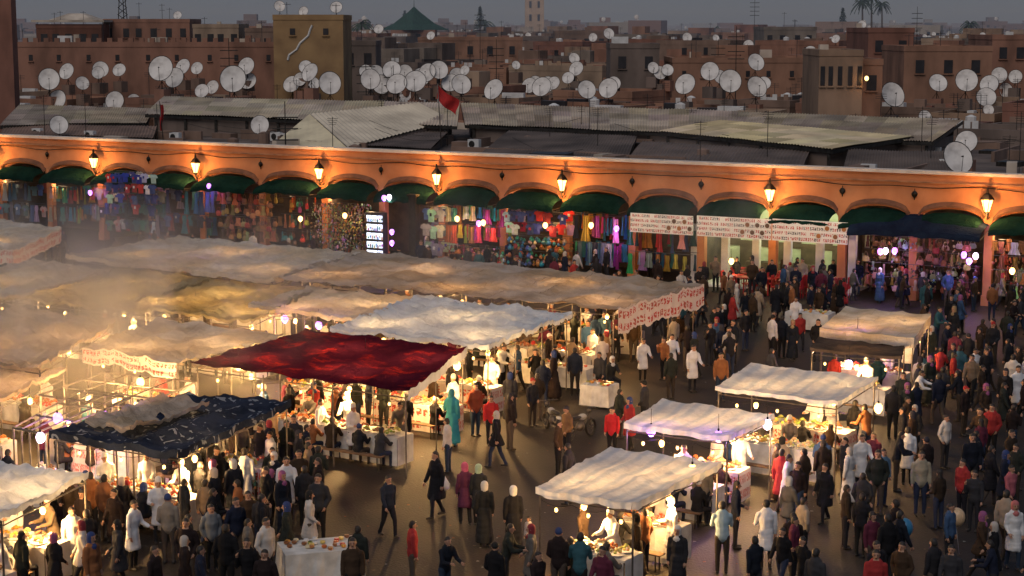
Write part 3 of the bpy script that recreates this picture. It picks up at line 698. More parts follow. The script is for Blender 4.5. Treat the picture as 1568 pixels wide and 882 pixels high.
landmark(22,432,66,185,3,PL[0],"long_rampart_wall",9,extra=cren,win=(.4,.6))
landmark(-120,14,-60,150,1.5,PL[6],"tall_brown_wall_tower",0)
def darkroof(m,p0,p1,h,Y,dp):
    m.box(((p0.x+p1.x)/2,Y+dp/2,h+.5),(p1.x-p0.x+1,dp+1,.3),0,2)
    m.box(((p0.x+p1.x)/2,Y+dp/2,h+1.1),((p1.x-p0.x)*.7,dp*.7,.9),0,2,taper=.3)
landmark(55,155,38,240,10,PL[6],"dark_roofed_pavilion",5,extra=darkroof,win=(.9,1.3))
landmark(158,290,30,245,9,PL[0],"terracotta_house",6)
landmark(295,365,38,235,9,PL[5],"cream_house",4)
landmark(375,420,44,230,9,PL[3],"brown_house",2)
landmark(525,575,64,190,8,PL[7],"brown_house",2)
landmark(935,1010,68,180,8,PL[7],"dark_house",2)
landmark(1255,1322,78,140,8,PL[2],"orange_house",5,win=(.35,1.5))
landmark(1320,1352,92,142,6,PL[1],"orange_house",1)
landmark(1330,1400,44,185,12,PL[6],"red_house",2)
landmark(1385,1520,72,165,10,PL[1],"orange_house",3)
landmark(1520,1640,55,190,10,PL[0],"terracotta_house",4)
landmark(1030,1260,90,178,10,PL[1],"long_pink_house",7,win=(.4,.6))
landmark(640,800,58,260,12,PL[1],"pink_house",5)
landmark(850,930,48,300,12,PL[3],"brown_house",4)
landmark(1080,1130,62,260,12,PL[4],"grey_house",3)
landmark(1170,1250,42,280,12,PL[4],"grey_house",4)
plight(SY(1327,122,139.3),60,LANT,.15,None,"house_lamp_light"); bulb(SY(1327,120,139.3),BULBW,.16)
p0=SY(592,46,330);p1=SY(672,46,330); m=MB(); cx0=(p0.x+p1.x)/2; w0=(p1.x-p0.x)
m.box((cx0,335,p0.z/2),(w0*.85,9,p0.z),0,0); m.lathe((cx0,335,p0.z),[(w0*.68,0),(w0*.4,1.2),(w0*.12,3.3),(.1,4.3)],4,1); m.cyl((cx0,335,p0.z+4),(cx0,335,p0.z+6),.08,.02,6,1)
for i in range(4): m.box((cx0-w0*.3+i*w0*.2,330.4,p0.z-1.5),(.8,.3,1.6),0,2)
m.obj("green_roofed_pavilion",[PL[0],GREENTILE,GLASSD])
p0=SY(804,38,620);p1=SY(833,38,620); m=MB(); mx=(p0.x+p1.x)/2; mw=p1.x-p0.x
m.box((mx,624,15),(mw,mw,30),0,0); m.box((mx,624,30.4),(mw+.6,mw+.6,.8),0,1)
for i in range(5): m.box((mx-mw/2+.6+i*(mw-1.2)/4,621,31.3),(.7,.5,1),0,0)
m.box((mx,624,33),(mw*.5,mw*.5,5.2),0,0); m.ell((mx,624,36),(mw*.24,mw*.24,1.6),10,6,1); m.cyl((mx,624,37),(mx,624,41),.15,.05,6,2)
for z in (16,20.5):
    for dx in (-mw*.22,mw*.22): m.box((mx+dx,624-mw/2-.02,z),(.8,.2,2.2),0,2)
m.box((mx,624-mw/2-.04,27.8),(mw*.9,.2,1.6),0,1)
m.obj("minaret",[rough_mat("minaret_stone",(.60,.42,.28),(.50,.34,.22),scale=.4),FAR[4],GLASSD])
def excl(x,y,r):
    for a,b,c,d in lmkr:
        if a-r<x<b+r and c-r<y<d+r: return True
    return False
HM=lambda k:[PL[k],PL[(k+3)%8],PL[(k+5)%8],GLASSD,WINLIT,WHITEP]
wrow=33
while wrow<330:
    dp=R(7,10) if wrow<60 else R(8,13)
    s=-60-wrow*.4
    while s<130+wrow*.4:
        wd=R(4.5,13); p=A+dv*(s+wd/2)-nv*(wrow+dp/2+R(-1,1))
        if abs(p.x)<.31*p.y+10 and not excl(p.x,p.y,6):
            if wrow<46: h=R(6.0,7.0)
            elif wrow<75: h=R(6.4,8.2)
            elif wrow<130: h=R(7,10)
            else: h=R(7,12)
            h=sightcap(p.x,p.y,wd,h)
            k=random.choice((0,1,2,3,4,5,6,7,0,1,3,7,2))
            mm=house(p.x,p.y,wd*.97,dp*.92,h,ANG+R(-.12,.12),0)
            mm.obj("flat_roofed_house",HM(k))
            if random.random()<.3:
                inst("satellite_dish",random.choice(dm),(p.x+R(-3,3),p.y+R(-3,3),h-.5),R(-.3,.3),R(.5,.85))
        s+=wd+ (R(.0,.8) if random.random()<.8 else 2.5)
    wrow+=dp+ (0.5 if random.random()<.6 else 3)
m=MB()
y=430
while y<2600:
    x=-.32*y
    while x<.32*y:
        wd=R(6,18)*(1 if y<1000 else 1.6); h=R(6,11.5) if random.random()<.9 else R(12,15)
        m.box((x+wd/2,y+R(-8,8),h/2),(wd,R(9,16),h),R(-.4,.3),random.randrange(6))
        if random.random()<.5: m.box((x+wd/2+R(-3,3),y,h+.8),(R(2,5),3,1.8),0,random.randrange(6))
        for k in range(int(wd/4)):
            if y<900 and random.random()<.7: m.box((x+2+k*4+R(-1,1),y-9,h-R(1.5,3)),(R(.6,1.1),.6,R(.8,1.4)),0,6)
        if y<1100 and random.random()<.5: m.ell((x+R(1,wd),y-3,h+1),(.8,.25,.8),8,5,7)
        x+=wd*R(.9,1.25)
    y+=24+y*.02
m.obj("distant_city",FAR+[GLASSD,DISH])
def palm(x,y,h,cr):
    m=MB(); pts=[(x+.3*math.sin(i*.5),y,h*i/6) for i in range(7)]
    for i in range(6): m.cyl(pts[i],pts[i+1],.35-.03*i,.33-.03*i,7,0)
    tp=Vector(pts[-1])
    for k in range(26):
        a=R(0,6.28); up=R(-.3,1); d=Vector((math.cos(a),math.sin(a),0)); pr=tp.copy(); side=Vector((-d.y,d.x,0))
        for j in range(6):
            t=(j+1)/6; q=tp+d*cr*t*(1-.2*up)+Vector((0,0,cr*(up*t-.9*t*t)))
            wdt=.32*(1-t*.7)
            m.add([pr-side*wdt+Vector((0,0,-.2)),pr,q,q-side*wdt*.8+Vector((0,0,-.2))],[(0,1,2,3)],1)
            m.add([pr+side*wdt+Vector((0,0,-.2)),pr,q,q+side*wdt*.8+Vector((0,0,-.2))],[(0,1,2,3)],1); pr=q
    m.obj("palm_tree",[BARK,LEAF])
for px,py,Y,cr in ((1320,2,420,2.6),(1334,-4,430,2.6),(1350,6,440,2.4),(552,36,350,3),(742,34,500,3.5),(1095,44,480,3),(1485,36,400,2.6)):
    p=SY(px,py,Y); palm(p.x,p.y,p.z,cr)
def tree(px,pyb,Y,hh):
    p=SY(px,pyb,Y); m=MB(); m.cyl((p.x,Y,0),(p.x,Y,p.z+hh*.6),.4,.12,7,0)
    for k in range(420):
        t=R(0,1); r=(1-t)*hh*.34*R(.2,1); a=R(0,6.28); c=Vector((p.x+r*math.cos(a),Y+r*math.sin(a),p.z+t*hh)); q=Vector((R(-1,1),R(-1,1),R(-1,1)))*.45; q2=Vector((R(-1,1),R(-1,1),R(-1,1)))*.45
        m.add([c,c+q,c+q2],[(0,1,2)],1)
    m.obj("cypress_tree",[BARK,LEAF])
tree(735,42,480,5.5); tree(620,44,520,5); tree(1290,44,450,5)
def mast(px,pt,Y,r=.12):
    p=SY(px,pt,Y); m=MB(); m.cyl((p.x,Y,5),(p.x,Y,p.z),r,r*.5,6,0)
    for k in range(4): m.cyl((p.x-.8,Y,p.z-1-k*.7),(p.x+.8,Y,p.z-1-k*.7),.04,.04,4,0)
    m.obj("antenna_mast",[METAL])
for px,pt,Y in ((1156,-5,300),(735,12,250),(1128,40,170),(436,155,110),(602,100,150),(1100,60,200),(1405,10,260),(350,60,160),(560,84,150),(760,60,190)): mast(px,pt,Y,.06)
m=MB(); p=SY(186,-30,260)
for dx,dy in ((-.8,0),(.8,0),(0,1)): m.cyl((p.x+dx*1.6,260+dy*1.6,5),(p.x+dx*.3,260+dy*.3,p.z),.1,.06,5)
for k in range(14):
    z=6+k*1.0; f=1.6-1.2*k/14; m.cyl((p.x-.8*f,260,z),(p.x+.8*f,260,z+1),.05,.05,4); m.cyl((p.x+.8*f,260,z),(p.x-.8*f,260,z+1),.05,.05,4)
m.obj("lattice_radio_mast",[METAL])
def flag(px,pyt,pyb,hb,fw,fh,droop):
    b=S(px,pyb,hb); t=SY(px-6,pyt,b.y); m=MB(); m.cyl(b,t,.04,.03,6,0)
    vs=[];K=8
    for j in range(K+1):
        for i in range(K+1):
            u,v=i/K,j/K; vs.append((t.x+fw*u*(1-.15*v)+.05*math.sin(v*6),t.y+.16*math.sin(u*8+v*2),t.z-.05-fh*v-droop*u-(.1*math.sin(u*5))))
    m.add(vs,[(j*(K+1)+i,j*(K+1)+i+1,(j+1)*(K+1)+i+1,(j+1)*(K+1)+i) for j in range(K) for i in range(K)],1)
    m.obj("red_flag",[POLE,REDCL],smooth=True)
flag(676,128,225,5.9,1.35,.9,1.1); flag(250,155,215,5.9,.22,1.7,.3)

# ---------------------------------------------------------------- people
def tubeparts(mb,p0,r0,p1,r1,n=10):
    p0=Vector(p0);p1=Vector(p1);a=(p1-p0); L=a.length
    if L<1e-5: a=Vector((0,0,1))
    a=a.normalized(); t=Vector((1,0,0)) if abs(a.x)<.8 else Vector((0,1,0)); u=a.cross(t).normalized(); w=a.cross(u)
    rings=[]
    for k in range(4): an=math.pi/2*(1-k/3.0); rings.append((p0-a*r0*math.sin(an),r0*max(.05,math.cos(an))))
    for k in range(4): an=math.pi/2*(k/3.0); rings.append((p1+a*r1*math.sin(an),r1*max(.05,math.cos(an))))
    vs=[]
    for c,r in rings:
        for i in range(n): g=2*math.pi*i/n; vs.append(c+(u*math.cos(g)+w*math.sin(g))*r)
    fs=[(k*n+i,k*n+(i+1)%n,(k+1)*n+(i+1)%n,(k+1)*n+i) for k in range(7) for i in range(n)]+[tuple(range(n-1,-1,-1)),tuple(range(7*n,8*n))]
    mb.add(vs,fs)
SKIN=rough_mat("skin",(.40,.23,.15),(.34,.18,.115),scale=8,rough=.6,bump=0); HAIR=rough_mat("dark_hair",(.02,.015,.012),None,scale=20,bump=.3,rough=.6)
SHOE=rough_mat("shoe_leather",(.03,.025,.02),None,scale=5,rough=.5,bump=0)
def objcol(name,mult=1):
    m,nt,b=newmat(name); oi=N(nt,'ShaderNodeObjectInfo'); nz=N(nt,'ShaderNodeTexNoise'); nz.inputs['Scale'].default_value=5; nz.inputs['Detail'].default_value=4
    tc=N(nt,'ShaderNodeTexCoord'); nt.links.new(tc.outputs['Object'],nz.inputs['Vector'])
    mr=N(nt,'ShaderNodeMapRange'); mr.inputs[3].default_value=.6*mult; mr.inputs[4].default_value=1.3*mult; nt.links.new(nz.outputs[0],mr.inputs[0])
    mx=N(nt,'ShaderNodeVectorMath',operation='MULTIPLY'); nt.links.new(oi.outputs['Color'],mx.inputs[0]); nt.links.new(mr.outputs[0],mx.inputs[1]); nt.links.new(mx.outputs[0],b.inputs['Base Color'])
    b.inputs['Roughness'].default_value=.9; b.inputs['Specular IOR Level'].default_value=.2
    bp=N(nt,'ShaderNodeBump'); bp.inputs['Strength'].default_value=.4; bp.inputs['Distance'].default_value=.03; nt.links.new(nz.outputs[0],bp.inputs['Height']); nt.links.new(bp.outputs[0],b.inputs['Normal'])
    return m
TOPM=objcol("garment_cloth")
def randmat(name,cols):
    m,nt,b=newmat(name); oi=N(nt,'ShaderNodeObjectInfo'); r=N(nt,'ShaderNodeValToRGB'); r.color_ramp.interpolation='CONSTANT'
    el=r.color_ramp.elements; 
    while len(el)<len(cols): el.new(.5)
    for i,c in enumerate(cols): el[i].position=i/len(cols)
    for i,c in enumerate(cols): el[i].color=(*c,1)
    nt.links.new(oi.outputs['Random'],r.inputs[0]); nt.links.new(r.outputs[0],b.inputs['Base Color']); b.inputs['Roughness'].default_value=.9; b.inputs['Specular IOR Level'].default_value=.2; return m
BOTM=randmat("trouser_cloth",[(.015,.015,.02),(.022,.03,.06),(.022,.022,.026),(.012,.012,.012),(.04,.03,.022),(.022,.035,.06),(.07,.055,.045),(.015,.014,.014)])
SCARF=randmat("headscarf_cloth",[(.03,.03,.04),(.4,.36,.32),(.2,.03,.04),(.03,.05,.15),(.25,.18,.10),(.5,.48,.45),(.02,.02,.02),(.25,.08,.18)])
CAPM=randmat("cap_cloth",[(.03,.03,.04),(.65,.63,.6),(.3,.03,.03),(.04,.06,.15),(.02,.02,.02)])
EYE=rough_mat("eye_and_lip_dark",(.03,.015,.012),None,bump=0)
WHAT=rough_mat("white_cotton",(.66,.66,.66),(.5,.5,.5),scale=6,bump=.2)
def V(*a): return Vector(a)
def figure(name,style='jacket',lean=0,tL=(.04,0,-1),sL=(0,.03,-1),tR=(-.04,0,-1),sR=(0,.03,-1),uL=(.16,.02,-1),fL=(.02,-.25,-1),uR=(-.16,.02,-1),fR=(-.02,-.25,-1),head='short',fem=False,bulk=1.0,hy=-.02,seat=False):
    parts=[]
    hipL,hipR=V(.09,0,.92),V(-.09,0,.92)
    kL=hipL+V(*tL).normalized()*.43; aL=kL+V(*sL).normalized()*.41; kR=hipR+V(*tR).normalized()*.43; aR=kR+V(*sR).normalized()*.41
    dz=.08-min(aL.z,aR.z); sh=V(0,0,dz)
    hipL+=sh;hipR+=sh;kL+=sh;kR+=sh;aL+=sh;aR+=sh; pel=(hipL+hipR)/2+V(0,0,.04)
    sp=V(0,-math.sin(lean),math.cos(lean)); sw=.165 if fem else .19
    waist=pel+sp*.16; chest=pel+sp*.34; shc=pel+sp*.47; nb=pel+sp*.53; hd=nb+sp*.05+V(0,hy,.12)
    LT,LS,LH,LB,LF=2,0,1,3,4
    if style=='robe': LB=2
    bk=bulk
    def cap(p0,r0,p1,r1,l): parts.append((p0,r0,p1,r1,l,1,1))
    def el(p0,p1,rx,ry,rx1,ry1,l): parts.append((p0,rx,p1,rx1,l,1,ry/rx))
    cap(hipL,.095*bk,kL,.066,LB);cap(hipR,.095*bk,kR,.066,LB);cap(kL,.064,aL,.048,LB);cap(kR,.064,aR,.048,LB)
    for a in (aL,aR): cap(a+V(0,.03,-.035),.043,a+V(0,-.15,-.045),.034,LF)
    el(pel,waist,.165*bk,.125*bk,.15*bk,.115*bk,LT); el(waist,chest,.15*bk,.115*bk,.18*bk,.13*bk,LT); el(chest,shc,.18*bk,.13*bk,.16*bk,.10*bk,LT)
    SL=shc+V(sw,0,-.01);SR=shc+V(-sw,0,-.01)
    cap(nb+V(0,0,-.05),.07,SL,.066*bk,LT);cap(nb+V(0,0,-.05),.07,SR,.066*bk,LT)
    cap(nb,.055,hd+V(0,.01,-.05),.055,LS)
    hands=[]
    for Sx,u,f in ((SL,uL,fL),(SR,uR,fR)):
        e=Sx+V(*u).normalized()*.28; fd=V(*f).normalized(); wr=e+fd*.24
        loose=1.35 if style=='robe' else 1.08*bk
        cap(Sx,.062*loose,e,.052*loose,LT);cap(e,.05*loose,wr-fd*.02,.04*loose,LT); cap(wr,.028,wr+fd*.08,.036,LS); hands.append((wr+fd*.07,fd,1 if Sx is SL else -1))
    if style in('robe','coat','tunic'):
        hem={'robe':.14,'coat':pel.z-.42,'tunic':pel.z-.22}[style]
        yy=(aL.y+aR.y)/2; spread=abs(aL.y-aR.y)*(.35 if style=='robe' else .12)
        if style!='robe': yy*=.4
        if not seat:
            pr=pel
            K=5
            for i in range(1,K+1):
                t=i/K; z=pel.z+(hem-pel.z)*t; w=(.17+(.08 if style=='robe' else .03)*t)*bk; yr=.14+ (.05+spread)*t
                q=V(0,yy*t*.8,z); 
                parts.append((pr,.0001+w,q,w,LT,2,yr/w)); pr=q
    cap(hd+V(0,0,.02),.088,hd+V(0,-.015,-.045),.066,LS)
    cap(hd+V(0,-.095,-.005),.012,hd+V(0,-.112,-.03),.017,LS)
    for sx in(1,-1): cap(hd+V(.088*sx,.01,.005),.016,hd+V(.085*sx,.01,-.03),.012,LS)
    if head=='short': cap(hd+V(0,.012,.045),.09,hd+V(0,.035,-.0),.082,1)
    elif head=='cap': cap(hd+V(0,.01,.05),.094,hd+V(0,.01,.06),.09,1); cap(hd+V(0,-.06,.055),.04,hd+V(0,-.13,.045),.03,1); 
    elif head=='toque': cap(hd+V(0,.01,.05),.094,hd+V(0,.01,.11),.088,1)
    elif head=='long': cap(hd+V(0,.012,.045),.095,hd+V(0,.045,-.12),.075,1)
    elif head=='scarf':
        cap(hd+V(0,.02,.04),.105,hd+V(0,.03,-.06),.10,1); cap(hd+V(0,.02,-.13),.09,nb+V(0,-.01,-.02),.12,1)
    mb=MB()
    def place(p):
        p0,r0,p1,r1,l,ex,ey=p
        o=len(mb.v); tubeparts(mb,p0,r0,p1,r1,14)
        if ey!=1:
            for i in range(o,len(mb.v)):
                v=mb.v[i]; t=(v[2]-p0.z)/(p1.z-p0.z+1e-9); t=max(0,min(1,t)); cy=p0.y+(p1.y-p0.y)*t
                z=max(v[2],p1.z-.012) if ex==2 else v[2]
                mb.v[i]=(v[0],cy+(v[1]-cy)*ey,z)
    for p in parts: place(p)
    me=bpy.data.meshes.new("tmp"); me.from_pydata(mb.v,[],mb.f); ob=bpy.data.objects.new("tmp",me); scene.collection.objects.link(ob)
    md=ob.modifiers.new("r",'REMESH'); md.mode='VOXEL'; md.voxel_size=.017; 
    s2=ob.modifiers.new("s",'SMOOTH'); s2.factor=.5; s2.iterations=2
    dg=bpy.context.evaluated_depsgraph_get(); ev=ob.evaluated_get(dg); me2=bpy.data.meshes.new_from_object(ev)
    bpy.data.objects.remove(ob)
    nvt=len(me2.vertices); co=np.zeros(nvt*3); me2.vertices.foreach_get('co',co); co=co.reshape(-1,3)
    nf=len(me2.polygons); fc=np.zeros(nf*3); me2.polygons.foreach_get('center',fc); fc=fc.reshape(-1,3)
    best=np.full(nf,1e9); lab=np.zeros(nf,int)
    for p0,r0,p1,r1,l,ex,ey in parts:
        a=np.array(p0);b=np.array(p1);d=b-a;L2=(d@d)+1e-9; t=np.clip(((fc-a)@d)/L2,0,1); q=a+t[:,None]*d; df=fc-q; df[:,1]/=ey
        r=r0+(r1-r0)*t; dd=np.linalg.norm(df,axis=1)-r
        if ex==2: dd=np.where(fc[:,2]<p1[2]-.03,dd+1,dd)
        upd=dd<best; best[upd]=dd[upd]; lab[upd]=l
    rel=fc-np.array(hd); face=(rel[:,1]<-.045 if head!='short' else rel[:,1]<-.03)&(np.abs(rel[:,0])<.07)&(rel[:,2]<(.05 if head!='toque' else .035))&(rel[:,2]>-.115)
    lab[face&(np.linalg.norm(rel,axis=1)<.15)]=0
    nr=np.zeros(nvt*3); me2.vertices.foreach_get('normal',nr); nr=nr.reshape(-1,3)
    hz=hd.z-.13
    for i in range(nvt):
        x,y,z=co[i]
        if z<hz and z>.1:
            k=.014 if style in('robe','coat') else .009
            q=mn.noise(Vector((x*11,y*11,z*3.2+len(name))))*k+mn.noise(Vector((x*5,y*5,z*14)))*.006
            co[i]+=nr[i]*q
    b2=MB(); b2.v=[tuple(v) for v in co]; b2.f=[tuple(p.vertices) for p in me2.polygons]; b2.m=[int(q) for q in lab]; b2.c=[(1,1,1)]*nf
    bpy.data.meshes.remove(me2)
    for sx in(1,-1): b2.ell(hd+V(.031*sx,-.083,.004),(.013,.008,.007),6,4,5); b2.ell(hd+V(.031*sx,-.086,.024),(.018,.006,.005),6,4,1 if head=='short' else 5)
    b2.ell(hd+V(0,-.082,-.062),(.024,.007,.006),6,4,5)
    for hp,fd,sd in hands:
        t=V(0,1,0) if abs(fd.z)>.6 else V(1,0,0); lat=(t-fd*t.dot(fd)).normalized()
        curl=V(-sd*1.0,0,0) if abs(fd.z)>.6 else V(0,0,-1)
        for i,ln in enumerate((.062,.075,.07,.055)):
            b=hp+lat*(.026-.0175*i); k=b+fd*ln*.6+curl*.01; tip=k+(fd*.8+curl*.6).normalized()*ln*.5
            b2.cyl(b,k,.0095,.0085,5,0); b2.cyl(k,tip,.0085,.006,5,0)
        b=hp+lat*.033-fd*.04; k=b+(fd*.5+lat*.8).normalized()*.035; b2.cyl(b,k,.012,.010,5,0); b2.cyl(k,k+(fd*.9+lat*.2).normalized()*.03,.010,.007,5,0)
    hm_={'short':HAIR,'long':HAIR,'cap':CAPM,'toque':WHAT,'scarf':SCARF}[head]
    return b2.mesh(name,[SKIN,hm_,TOPM,BOTM,SHOE,EYE],True)
WK=dict(uL=(.15,-.45,-.9),fL=(-.25,-1,-.15),uR=(-.15,-.4,-.9),fR=(.2,-1,.05))
WALK=dict(tL=(.02,-.42,-1),sL=(0,-.05,-1),tR=(-.02,.22,-1),sR=(0,.5,-1),uL=(.14,.25,-1),fL=(.0,-.1,-1),uR=(-.14,-.28,-1),fR=(.0,-.6,-1))
SIT=dict(tL=(.15,-1,-.08),sL=(0,.08,-1),tR=(-.15,-1,-.08),sR=(0,.08,-1),seat=True)
FG={}
FG['stand']=figure("man",'jacket',bulk=1.1)
FG['stand_cap']=figure("man",'jacket',bulk=1.12,head='cap',uL=(.2,.05,-1),fL=(-.35,-.6,-.6))
FG['walk']=figure("man",'jacket',bulk=1.08,**WALK)
FG['walk_coat']=figure("man",'coat',bulk=1.12,**WALK)
FG['pockets']=figure("man",'jacket',bulk=1.15,uL=(.3,.15,-1),fL=(-.35,-.35,-.9),uR=(-.3,.15,-1),fR=(.35,-.35,-.9))
FG['look']=figure("man",'jacket',lean=.18,bulk=1.05,**WK)
FG['phone']=figure("man",'jacket',bulk=1.05,head='short',uR=(-.15,-.2,-1),fR=(.15,-.5,1),lean=.05)
FG['vendor']=figure("market_vendor",'tunic',lean=.22,head='toque',bulk=1.05,**WK)
FG['vendor_st']=figure("market_vendor",'coat',head='toque',bulk=1.08,uR=(-.25,-.2,-1),fR=(.2,-1,.1))
FG['vendor_coat']=figure("market_vendor",'coat',bulk=1.08,lean=.08,uL=(.2,-.3,-1),fL=(-.1,-1,-.3))
FG['vendor_reach']=figure("market_vendor",'tunic',lean=.35,bulk=1.05,uL=(.1,-.9,-.5),fL=(0,-1,-.2),uR=(-.1,-.5,-.8),fR=(.1,-1,-.1))
FG['sit']=figure("seated_customer",'jacket',lean=.25,bulk=1.1,uL=(.15,-.6,-.7),fL=(-.3,-1,.2),uR=(-.15,-.6,-.7),fR=(.3,-1,.1),**SIT)
FG['sit2']=figure("seated_customer",'jacket',lean=.12,bulk=1.08,head='cap',uL=(.2,-.3,-.9),fL=(-.2,-1,-.1),uR=(-.2,-.4,-.9),fR=(.1,-1,.5),**SIT)
FG['sit_w']=figure("seated_customer",'jacket',lean=.2,bulk=1.05,head='scarf',fem=True,uL=(.15,-.5,-.8),fL=(-.3,-1,0),**SIT)
FG['robe']=figure("man_in_djellaba",'robe',bulk=1.1,head='short')
FG['robe_hood']=figure("woman_in_djellaba",'robe',bulk=1.1,head='scarf',fem=True,uL=(.3,-.2,-1),fL=(.1,-.9,-.1))
FG['robe_w']=figure("woman_in_djellaba",'robe',bulk=1.0,head='scarf',fem=True,tL=(.03,-.2,-1),tR=(-.03,.15,-1),sR=(0,.2,-1))
FG['coat_w']=figure("woman_in_headscarf",'coat',bulk=1.0,head='scarf',fem=True,tL=(.02,-.25,-1),tR=(-.02,.15,-1),sR=(0,.3,-1),fR=(.1,-.8,-.6))
FG['long_w']=figure("woman",'jacket',bulk=1.0,head='long',fem=True,fL=(-.2,-.8,-.3))
FG['walk_w']=figure("woman",'tunic',bulk=1.0,head='scarf',fem=True,**WALK)
DARKS=[(.009,.009,.011),(.014,.014,.018),(.02,.02,.024),(.012,.016,.033),(.033,.022,.015),(.02,.013,.013),(.035,.035,.04),(.022,.026,.022),(.05,.03,.018),(.009,.012,.02)]
BRIGHT=[(.3,.03,.03),(.50,.47,.44),(.20,.14,.09),(.04,.08,.16),(.12,.11,.10),(.28,.23,.18),(.10,.02,.04),(.03,.09,.11),(.25,.10,.04),(.55,.53,.52)]
WHT=(.66,.66,.68)
placed=[]
def person(kind,x,y,rot=None,col=None,sc=None,scarf=None,z=0,name=None):
    me=FG[kind]; nm=name or me.name.split('.')[0]
    o=inst(nm,me,(x,y,z),R(0,6.28) if rot is None else rot,sc or R(.92,1.05))
    c=col or (random.choice(DARKS) if random.random()<.78 else random.choice(BRIGHT))
    o.color=(*c,1)
    if scarf:
        mt=bpy.data.materials.get(scarf[0]) or rough_mat(scarf[0],scarf[1],None,scale=6,bump=.2)
        o.material_slots[1].link='OBJECT'; o.material_slots[1].material=mt
    placed.append((x,y)); return o
def PP(kind,px,py,rot=None,col=None,sc=None,scarf=None):
    p=S(px,py,0); return person(kind,p.x,p.y,rot,col,sc,scarf)
BACK=math.pi
PP('robe_hood',692,684,BACK-.4,(.05,.30,.36),1.06,("teal_hood",(.05,.28,.33)))
PP('stand',752,682,.2,(.5,.03,.03)); PP('pockets',728,668,.6,(.25,.06,.03)); PP('look',770,596,-1.2,(.5,.46,.3))
PP('stand',937,702,-.5,(.5,.025,.03)); PP('walk_coat',668,792,-1.0,(.012,.012,.015),1.08)
PP('coat_w',712,803,BACK+.3,(.12,.03,.06),.98,("pink_scarf",(.65,.12,.22))); PP('coat_w',733,806,BACK-.1,(.03,.03,.03),.98,("pale_green_scarf",(.45,.6,.4)))
PP('robe_w',742,836,BACK,(.02,.02,.02),.98); PP('robe_w',786,846,BACK+.2,(.012,.012,.015),1.0,("white_scarf",(.75,.73,.7)))
o=PP('long_w',810,852,-.8,(.5,.42,.38),.60); o.name="child"
PP('walk',595,822,.7,(.02,.025,.04)); PP('pockets',325,874,.5,(.16,.17,.18)); PP('stand',880,606,BACK,(.02,.025,.04)); PP('stand_cap',868,705,-1,(.18,.1,.05))
for kk,px,py,r in (('vendor_st',1028,868,-1.3),('vendor_coat',1132,752,.3),('vendor_coat',1203,792,1.2),('vendor_coat',1172,872,BACK),('vendor_coat',1388,742,BACK),('vendor_coat',1317,756,.2),('vendor_st',1272,684,.5),('vendor_coat',984,584,.3),('vendor_coat',1028,578,.1),
    ('vendor_coat',1218,512,-.3),('vendor_st',163,790,.5),('vendor_st',245,832,.3),('vendor_coat',205,872,1.2),('vendor_coat',375,784,BACK),('vendor_st',541,706,.8),('vendor_coat',490,694,1.2),('vendor_reach',765,600,.9),('vendor_reach',1400,640,1.2),('vendor_st',1388,575,-.5),('vendor_coat',112,878,.6),('vendor_st',20,860,.4),('vendor_coat',1060,600,.4),('vendor_coat',1490,600,.4),('vendor_coat',1555,640,.2),('vendor_coat',440,800,.2)):
    PP(kk,px,py,r,WHT)
PP('stand',1350,776,.5,(.10,.18,.27)); PP('stand',1408,790,0,(.3,.27,.2)); PP('stand',1075,805,BACK,(.25,.2,.14)); PP('coat_w',1550,872,.1,(.6,.6,.6),1,("rose_scarf",(.5,.15,.15)))
PP('walk',1545,800,.6,(.35,.1,.12)); PP('sit_w',935,600,.4,(.03,.03,.03),1,("white_scarf",(.75,.73,.7))); PP('stand',1115,570,.4,(.35,.33,.3)); PP('look',1105,878,BACK,(.3,.4,.45))
PP('stand',900,560,0,(.05,.12,.25)); PP('stand',925,545,0,(.1,.2,.3)); PP('stand',420,705,2,(.3,.2,.1)); PP('walk',1180,600,2,(.05,.05,.06))

# ---------------------------------------------------------------- stalls
CW=cloth_mat("white_tent_cloth",(.78,.73,.66),(.54,.49,.44),.20,1.0,'panels')
CWS=cloth_mat("white_striped_tent_cloth",(.78,.77,.76),(.58,.57,.58),.17,1.4,'stripes')
CWB=cloth_mat("bluish_white_tarp",(.68,.73,.78),(.48,.52,.58),.18,1.0)
CG=cloth_mat("grey_dusty_tarp",(.60,.52,.46),(.40,.34,.30),.20,.7,'panels')
CO=cloth_mat("olive_tarp",(.44,.40,.24),(.25,.23,.14),.34,.8,'panels')
CR=cloth_mat("dark_red_tarp",(.052,.008,.022),(.035,.006,.016),.28,.9,'checks')
CN=cloth_mat("navy_patterned_tarp",(.030,.040,.070),(.015,.02,.035),.10,1.0,'patch')
CBR=cloth_mat("dark_brown_tarp",(.10,.075,.06),(.05,.04,.035),.1,1.0)
FOODC=[(.6,.28,.05),(.55,.14,.03),(.65,.5,.14),(.25,.3,.06),(.4,.17,.06),(.7,.6,.38),(.5,.05,.03),(.25,.1,.04)]
